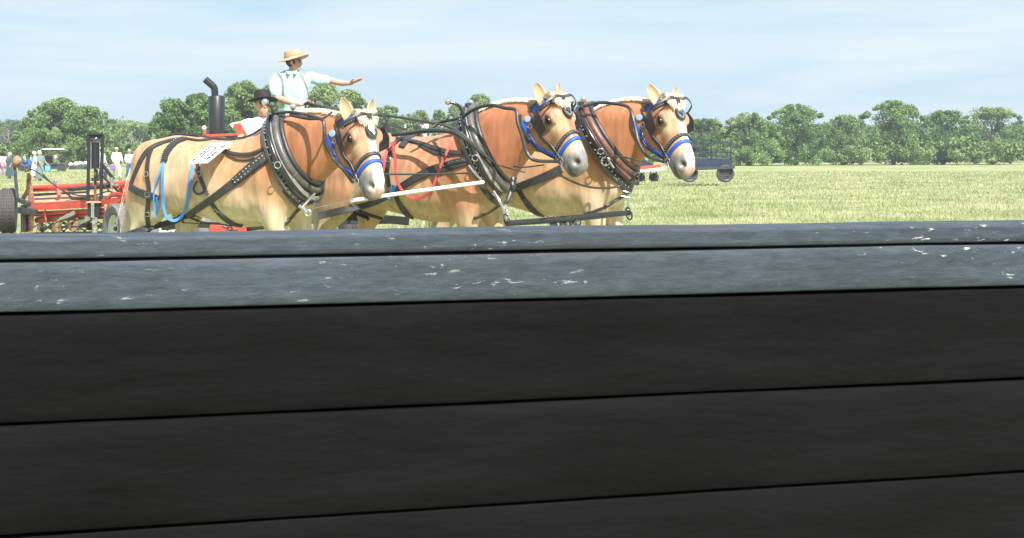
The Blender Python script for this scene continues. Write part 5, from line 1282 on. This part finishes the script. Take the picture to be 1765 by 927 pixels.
# reel: spiral blades round a shaft carried by discs
A, B = Q(70,392,.0), Q(186,389,.0); ax = nrm(B-A); e1 = nrm(np.cross(ax, V3(0,0,1))); e2 = np.cross(e1, ax); LL = np.linalg.norm(B-A)
mb = MB(); mb.tube([A,B], .02, 8); mb.build('reel_shaft', M['dark_steel'], mw)
for k in range(5):
    mb = MB(); pts, nr = [], []
    for t in np.linspace(0,1,30):
        an = 2*math.pi*k/5+t*5.2; d = e1*math.cos(an)+e2*math.sin(an); pts.append(A+ax*LL*t+d*.135); nr.append(d)
    mb.ribbon(pts, nr, .010, .014); mb.build('reel_blade', M['dark_steel'], mw)
for f in (.0,.24,.48,.74,1.):
    mb = MB(); mb.lathe(A+ax*LL*f, ax, [(.0,-.004),(.065,-.004),(.065,.004),(0,.004)], 20); mb.build('reel_disc', M['rust'], mw)
for x, y in ((100,381),(133,379)):
    mb = MB(); pts = [Q(x,y-4,-.05), Q(x+5,y,-.05), Q(x+6,y+18,-.05), Q(x-9,y+20,-.05), Q(x-10,y+12,-.05)]; m_ = 5; mb.add(pts+[p+V3(0,.04,0) for p in pts], [tuple(range(m_)), tuple(range(m_,2*m_))[::-1]]+[((i+1)%m_,i,m_+i,m_+(i+1)%m_) for i in range(m_)]); mb.build('scraper_plate', M['deck_dust'], mw, False)
bar(mw, 'blade_guard', [Q(103,379,-.1), Q(129,366,-.1)], (.02,.07), M['steel']); bar(mw, 'blade_guard', [Q(137,383,-.1), Q(156,374,-.1)], (.02,.09), M['steel'])
for i in range(6):
    bar(mw, 'lattice_bar', [Q(70+i*18,401,.15), Q(92+i*18,383,.15)], .016, M['dark_steel']); bar(mw, 'lattice_bar', [Q(72+i*18,384,.18), Q(96+i*18,401,.18)], .016, M['dark_steel'])
bar(mw, 'cutter_bar', [Q(62,403,.0), Q(186,401,.0)], (.05,.05), M['dark_steel'])
# mast
mt = lambda x, y, d=0: P(x, y, 22.2+d)
for x0, x1 in ((152.5,151.5),(176.5,174)): bar(mw, 'mast_post', [mt(x0+.8,231), mt(x1,347)], (.05,.03), M['black_metal'])
bar(mw, 'mast_top', [mt(151.5,231), mt(178,231)], (.06,.03), M['black_metal']); mb = MB(); mb.box(mt(165,237,.02), (.19,.03,.10), None, .004); mb.build('mast_plate', M['dark_steel'], mw)
mb = MB(); mb.tube([mt(164.5,246), mt(164.5,290)], .058, 18); mb.build('lift_cylinder', mat('ribbed_black_rubber', (.02,.02,.022), .5, spec=.4, var=.5, vs=6, stretch=(60,60,1)), mw)
for x in (157,171.5): bar(mw, 'cylinder_rail', [mt(x,245,-.05), mt(x,290,-.05)], .012, M['steel'])
for y in (245,290): bar(mw, 'cylinder_rail', [mt(157,y,-.05), mt(171.5,y,-.05)], .014, M['dark_steel'])
mb = MB(); mb.ball(mt(165.5,238.5,-.04), (.022,.015,.02), 10); mb.build('bolt', M['chrome'], mw)
mb = MB(); mb.tube([mt(164,290), mt(164,347)], .02, 8); mb.build('jack_screw', M['rust'], mw)
mb = MB(); mb.tube([mt(167,292), mt(167,312)], .014, 8); mb.box(mt(164,309,-.03), (.11,.07,.05), None, .008); mb.box(mt(167,303,-.03), (.06,.06,.04), None, .008); mb.build('valve_block', M['black_metal'], mw)
mb = MB(); mb.box(mt(163,360,.0), (.19,.15,.23), None, .01); mb.build('gear_box', M['black_metal'], mw)
mb = MB(); mb.box(mt(163,348,-.02), (.22,.2,.02)); mb.build('base_plate', M['deck_dust'], mw)
bar(mw, 'stand_leg', [mt(163.5,374,-.1), mt(163.5,410,-.1)], (.07,.07), mat('chipped_chrome', (.6,.6,.6), .3, .8, var=.3, vs=6, col2=(.3,.2,.12), c2pos=(.5,.6))); bar(mw, 'stand_leg', [mt(160,350,-.1), mt(160,375,-.1)], (.05,.05), M['steel'])
bar(mw, 'stay', [mt(177,284), mt(196,309)], (.04,.05), M['black_metal']); bar(mw, 'stay', [mt(176,303), mt(205,331)], (.03,.03), M['black_metal'])
mb = MB(); mb.tube([Q(192,306), Q(193,324)], .028, 10); mb.build('pin', M['steel'], mw)
for x, y in ((96,313),(208,307)): mb = MB(); mb.lathe(Q(x,y+5,.3), (0,0,1), [(.02,-.02),(.026,0),(.026,.07),(.018,.085),(0,.09)], 12); mb.build('grease_cap', M['steel'], mw)
for pts in ([(44,296),(54,292),(66,298),(82,310),(100,323),(118,336),(132,341),(150,341)], [(74,300),(90,316),(112,330),(138,337),(168,336)], [(120,330),(122,342),(150,344)], [(178,318),(190,330),(205,337),(230,333)], [(150,340),(168,335),(186,330),(200,333),(224,338)]):
    mb = MB(); mb.tube(spline([Q(x,y,-.1) for x,y in pts],6), .011, 8); mb.build('hose', M['leather'], mw)
for pts in ([(186,342),(192,335),(200,333),(214,336)], [(206,347),(214,336),(214,325)], [(196,360),(215,352),(232,349)]): bar(mw, 'linkage', [Q(x,y,-.1) for x,y in pts], (.035,.045), M['red_paint'])
mb = MB(); mb.tube([Q(211,318,.1), Q(222,317,.1)], .062, 14); mb.build('tube_end', M['red_paint'], mw)
bar(mw, 'hitch_plate', [Q(219,322,-.1), Q(221,352,-.1)], (.06,.12), M['red_paint'])

# forecart the men ride on ---------------------------------------------
fcD = 20.2
F_ = lambda x, y, d=0.: P(x, y, fcD+d)
ft = thing('forecart', G0(440, fcD), 'red and black forecart with tall exhaust stack behind the left horse', 'cart')
mb = MB(); mb.lathe(F_(374,231,.3), (-.012,0,1), [(.0,-.01),(.105,-.01),(.118,.0),(.118,.52),(.108,.532),(.085,.54),(.0,.54)], 28); mb.build('muffler', mat('sooty_black_steel', (.025,.025,.028), .35, spec=.6, var=.4, vs=5, stretch=(8,8,1)), ft)
mb = MB(); mb.tube(spline([F_(370.5,164,.3), F_(370,156,.3), F_(368.5,150,.3), F_(361,143,.3), F_(353.5,136.5,.3)],4), .050, 16, cap=False); mb.tube(spline([F_(353.5,136.5,.3), F_(361,143,.3)],4), .042, 16); mb.build('exhaust_pipe', M['black_metal'], ft)
bar(ft, 'rail', [F_(351,234,.0), F_(432,230.5,.0)], (.04,.035), M['red_paint']); bar(ft, 'rail_post', [F_(353,224,.0), F_(353,300,.0)], (.035,.04), M['red_paint']); bar(ft, 'rail_post', [F_(430,229,.0), F_(430,300,.0)], (.035,.04), M['red_paint'])
mb = MB(); mb.ball(F_(352,220.5,.0), .034, 14); mb.build('knob', M['white_paint'], ft)
mb = MB(); mb.box(F_(392,229,.3), (.05,.06,.07), None, .01); mb.build('bracket', M['black_metal'], ft)
mb = MB(); c = F_(385,300,.45); mb.box(c, (.85,.62,.95), None, .04); mb.build('engine', M['black_metal'], ft)
for k in range(8): bar(ft, 'cooling_fin', [F_(350+k*9,265,.12), F_(350+k*9,330,.12)], (.02,.03), M['dark_steel'])
bar(ft, 'frame', [F_(290,360,.5), F_(590,352,-.9)], (.09,.12), M['red_paint']); bar(ft, 'frame', [F_(290,364,-.3), F_(590,356,-1.5)], (.09,.12), M['red_paint'])
mb = MB(); mb.box(P(500,316.5,20.1), (1.0,1.0,.04), None, .006); mb.build('platform', M['dark_steel'], ft)
for x in (465,535):
    bar(ft, 'platform_leg', [P(x,320,19.8), P(x,420,19.8)], .05, M['red_paint'])
mb = MB(); mb.box(P(452,262,19.45), (.45,.42,.07), None, .03); mb.box(P(452,250,19.7), (.45,.06,.35), None, .03); mb.build('seat', M['leather'], ft); bar(ft, 'seat_post', [P(452,267,19.45), P(452,340,19.6)], .06, M['dark_steel'])
wheel(ft, P(310,401,17.6), V3(-.5,-1,0), .45, .26, tm=mat('pale_dusty_rubber', (.2,.195,.185), .8, var=.2, vs=15, bump=.3)); wheel(ft, P(560,398,17.2), V3(-.5,-1,0), .40, .24)
bar(ft, 'axle', [P(310,401,17.6), P(330,392,19.4)], .08, M['black_metal']); bar(ft, 'tongue', [P(282,392,17.4), P(335,387,17.1), P(470,390,16.0)], (.09,.07), M['black_metal'])
mb = MB(); mb.box(P(395,396,16.4), (.42,.25,.12), None, .01); mb.build('tool_box', M['red_paint'], ft); bar(ft, 'tongue', [P(410,393,16.4), P(600,372,15.9), P(705,381,15.9)], (.09,.09), M['black_metal'])
bar(ft, 'bracket', [F_(298,346,-2.), F_(330,362,-2.2)], (.08,.09), M['red_paint']); mb = MB(); mb.ball(F_(313,363,-2.2), (.07,.06,.05), 14); mb.build('red_cap', M['red_paint'], ft)
mb = MB(); mb.box(F_(297,347,-1.5), (.07,.05,.06), None, .01); mb.build('white_block', M['white_paint'], ft)
chain('chain', ft, P(322,378,15.2), P(310,400,15.2), M['dark_steel'], .06, .008)
chain('chain', ft, P(384,391,15.6), P(408,397,15.6), M['dark_steel'], .06, .008)
bar(ft, 'doubletree', [P(560,378,16.4), P(668,378,16.2)], (.08,.10), M['dark_steel'])

# show card on the left horse ------------------------------------------
cd = [P(322,281,13.46), P(357,280.5,13.38), P(401.5,241,13.62), P(366,245.5,13.70)]; cd[2] = cd[1]+cd[3]-cd[0]
sc = thing('show_card', (cd[0]+cd[2])/2-V3(0,0,.15), 'white printed show card tied flat on the left horse\'s back', 'sign')
nn_ = nrm(np.cross(cd[1]-cd[0], cd[3]-cd[0])); nn_ = nn_ if nn_[1] < 0 else -nn_
mb = MB(); mb.add(cd+[p-nn_*.006 for p in cd], [(0,1,2,3),(7,6,5,4),(0,4,5,1),(1,5,6,2),(2,6,7,3),(3,7,4,0)]); mb.build('card', M['sign_white'], sc, False)
ea, eb = cd[1]-cd[0], cd[3]-cd[0]; cpt = lambda a_, b_: cd[0]+ea*a_+eb*b_+nn_*.004
def scrawl(a0, a1, b0, b1, n_):
    """a row of worn, unreadable letter strokes along the card"""
    mb = MB()
    for k in range(n_):
        b_ = b0+(b1-b0)*k/n_; w_ = (b1-b0)/n_*.62
        if rng.rand() < .12: continue
        for q_ in range(rng.randint(2,4)):
            p0 = np.array([rng.uniform(a0,a1), b_+rng.uniform(0,w_)]); p1 = np.array([a0 if rng.rand() < .5 else a1, b_+rng.uniform(0,w_)]) if rng.rand() < .6 else np.array([p0[0], b_+w_])
            d_ = nrm(p1-p0+1e-6); t_ = np.array([-d_[1], d_[0]*.5])*.03
            mb.add([cpt(*(p0+t_)), cpt(*(p0-t_)), cpt(*(p1-t_)), cpt(*(p1+t_))], [(0,1,2,3)])
    o = mb.build('lettering', M['sign_ink'], sc, False); o['kind'] = 'stuff'
scrawl(.10, .24, .10, .88, 16); scrawl(.72, .88, .12, .9, 18)
mb = MB(); tt = np.linspace(.5, 5.6, 26); ring_ = [(.46+.14*math.sin(t), .48-.27*math.cos(t)) for t in tt]
for (a_, b_), (c2_, d2_) in zip(ring_[:-1], ring_[1:]):
    d_ = nrm(np.array([c2_-a_, d2_-b_])); t_ = np.array([-d_[1], d_[0]*.5])*.035; mb.add([cpt(a_+t_[0],b_+t_[1]), cpt(a_-t_[0],b_-t_[1]), cpt(c2_-t_[0],d2_-t_[1]), cpt(c2_+t_[0],d2_+t_[1])], [(0,1,2,3)])
o = mb.build('printed_loop', M['sign_ink'], sc, False); o['kind'] = 'stuff'

# far vehicles -----------------------------------------------------------
M['blue_paint'] = mat('blue_tractor_paint', (.03,.16,.55), .4); M['navy'] = mat('dark_navy_paint', (.03,.04,.07), .4, var=.3); M['green_dark'] = mat('dark_green_paint', (.05,.08,.06), .6)
T = lambda x, y, d: P(x, y, d)
bt = thing('tractor', G0(46,104), 'small blue tractor beyond the women at the far left', 'tractor')
def boxp(parent, name, x0, x1, y0, y1, D, dep, m, bev=.04):
    a, b = P(x0,y1,D), P(x1,y0,D); mb = MB(); mb.box(((a[0]+b[0])/2, D+dep/2, (a[2]+b[2])/2), (b[0]-a[0], dep, b[2]-a[2]), None, bev); return mb.build(name, m, parent)
boxp(bt, 'hood', 37, 54, 283, 288, 104, .9, M['blue_paint']); boxp(bt, 'body', 38, 56, 279, 283, 104.2, .7, M['blue_paint']); boxp(bt, 'chassis', 35, 57, 288, 291, 104.1, .6, M['dark_steel'])
for x in (38,54): wheel(bt, P(x,290.5,103.9), V3(0,-1,0), .30, .2, M['dark_steel'], False, 20)
boxp(bt, 'steering_column', 47, 48, 275, 281, 104, .1, M['dark_steel'], .01)
cg = thing('carriage', G0(92,106), 'dark carriage under a flat white canopy by the big tree', 'carriage')
mb = MB(); mb.loft([(P(92,257.5,106.6)+V3(0,0,0), V3(.83,0,0), V3(0,.8,0), 5),(P(92,256,106.6), V3(.7,0,0), V3(0,.7,0), 5)], 24); mb.build('canopy', M['white_paint'], cg)
for x in (75,110):
    for d in (106.1,107.2): bar(cg, 'canopy_post', [P(x,258,d), P(x,282,d)], .04, M['dark_steel'])
boxp(cg, 'body', 77, 111, 281, 291, 106, 1.3, M['navy']); boxp(cg, 'seat_back', 76, 90, 268, 281, 106.5, .3, M['black_metal']); boxp(cg, 'seat_back', 103, 112, 272, 281, 107.1, .3, M['black_metal'])
for x in (80,106): wheel(cg, P(x,289,105.8), V3(0,-1,0), .36, .1, M['dark_steel'], False, 20, .8)
bar(cg, 'rail', [P(82,282,105.9), P(112,281,105.9)], .04, M['rust'])
wg = thing('wagon', G0(135,118), 'low dark green wagon loaded with pale sacks beyond the mower', 'wagon')
boxp(wg, 'bed', 120, 152, 285, 291, 118, 1.4, M['green_dark'])
for x in (124,148): wheel(wg, P(x,290,117.9), V3(0,-1,0), .26, .15, M['dark_steel'], False, 16)
for i, (x, y) in enumerate(((122,282),(131,280.5),(139,280),(147,280))):
    sk = thing('sack', P(x,285,118.3), ['pale sack at the left end of the green wagon','second pale sack from the left on the green wagon','third pale sack from the left on the green wagon','pale sack at the right end of the green wagon'][i], 'sack', 'sacks on the green wagon'); mb = MB(); mb.ball(P(x,y+2,118.5), (.22,.28,.20), 12); V = mb.v[0]; V += np.stack([vnoise(V, 4, e)*.05 for e in (1,2,3)],1); mb.build('bag', CL['cream_cotton'], sk)
vn = thing('van', G0(-2,125), 'white van parked at the left edge of the field', 'van')
boxp(vn, 'body', -34, 11, 270, 286, 125, 1.8, M['white_paint'], .12); boxp(vn, 'bumper', -33, 11.5, 284, 287, 124.95, 1.9, M['dark_steel'], .03); boxp(vn, 'window', -20, -8, 272, 277, 124.97, .1, GLASS, .02)
for x in (-26,4): wheel(vn, P(x,286,124.9), V3(0,-1,0), .33, .2, M['dark_steel'], False, 18)
# stall of machinery glimpsed under the right horse's chin
st = thing('farm_implement', G0(1115,62), 'red and yellow implement with blue tarp glimpsed under the right horse\'s chin', 'implement')
E62 = lambda x,y,d=0: P(x,y,62+d)
bar(st, 'red_beam', [E62(1096,290), E62(1138,286)], (.2,.14), M['red_paint']); bar(st, 'white_plank', [E62(1092,296,-.3), E62(1144,290,-.3)], (.2,.10), M['white_paint'])
YEL = mat('yellow_paint', (.75,.62,.05), .5); boxp(st, 'hopper', 1093, 1105, 256, 272, 62.3, .6, YEL, .06); boxp(st, 'hopper_end', 1107, 1112, 258, 276, 62.3, .5, M['blue_paint'], .03)
mb = MB(); pts = [E62(1098,276), E62(1110,273), E62(1127,286), E62(1108,290)]; mb.add(pts+[p+V3(0,.8,0) for p in pts], [(3,2,1,0),(4,5,6,7),(0,1,5,4),(1,2,6,5),(2,3,7,6),(3,0,4,7)]); mb.build('tarp', M['navy'], st, False); boxp(st, 'crate', 1094, 1100, 274, 284, 61.8, .5, CL['turquoise_plastic'], .03)
for x in (1098,1110,1122,1132): bar(st, 'tine', [E62(x,296), E62(x-3,307), E62(x+2,312)], .06, M['dark_steel']); 
for x in (1104,1128): wheel(st, E62(x,305,.4), V3(0,-1,0), .19, .1, M['dark_steel'], False, 16)
dc = thing('wagon', G0(1215,60), 'dark navy open wagon with tall front frame at the right horse\'s nose', 'wagon')
E6 = lambda x,y,d=0: P(x,y,60+d)
boxp(dc, 'box', 1180, 1262, 272, 290, 60.2, 1.6, M['navy'], .04); boxp(dc, 'seat', 1186, 1206, 252, 262, 60.5, 1.1, M['black_metal'], .05)
for p in ([E6(1180,238), E6(1192,272)], [E6(1186,230), E6(1206,262)], [E6(1192,262), E6(1262,262)], [E6(1180,240), E6(1210,240)], [E6(1228,240), E6(1228,274)], [E6(1262,246), E6(1262,274)], [E6(1210,240), E6(1262,246)]): bar(dc, 'frame_bar', [x+V3(0,.2,0) for x in p], .06, M['navy'])
for p in ([E6(1178,292,-.1), E6(1266,288,-.1)],): bar(dc, 'axle_beam', p, .12, M['dark_steel'])
for x in (1188,1250):
    wheel(dc, E6(x,299), V3(.1,-1,0), .36, .14, M['dark_steel'], False, 24, .8)
    for k in range(8):
        c = E6(x,299); bar(dc, 'spoke', [c, c+V3(math.cos(k*.785),0,math.sin(k*.785))*.32], .03, M['dark_steel'])
# ---------------------------------------------------------------- thin summer haze
hz = MB(); hz.box((0, 980, 6), (3100, 2100, 14.6)); hm = bpy.data.materials.new('summer_haze'); hm.use_nodes = True; t = hm.node_tree; t.nodes.clear()
ho = t.nodes.new('ShaderNodeOutputMaterial'); pv = t.nodes.new('ShaderNodeVolumePrincipled'); pv.inputs['Color'].default_value = (.84,.92,1,1); pv.inputs['Density'].default_value = .0007; pv.inputs['Anisotropy'].default_value = .2
t.links.new(pv.outputs[0], ho.inputs['Volume']); o = hz.build('haze', hm, None, False); tag(o, kind='stuff')
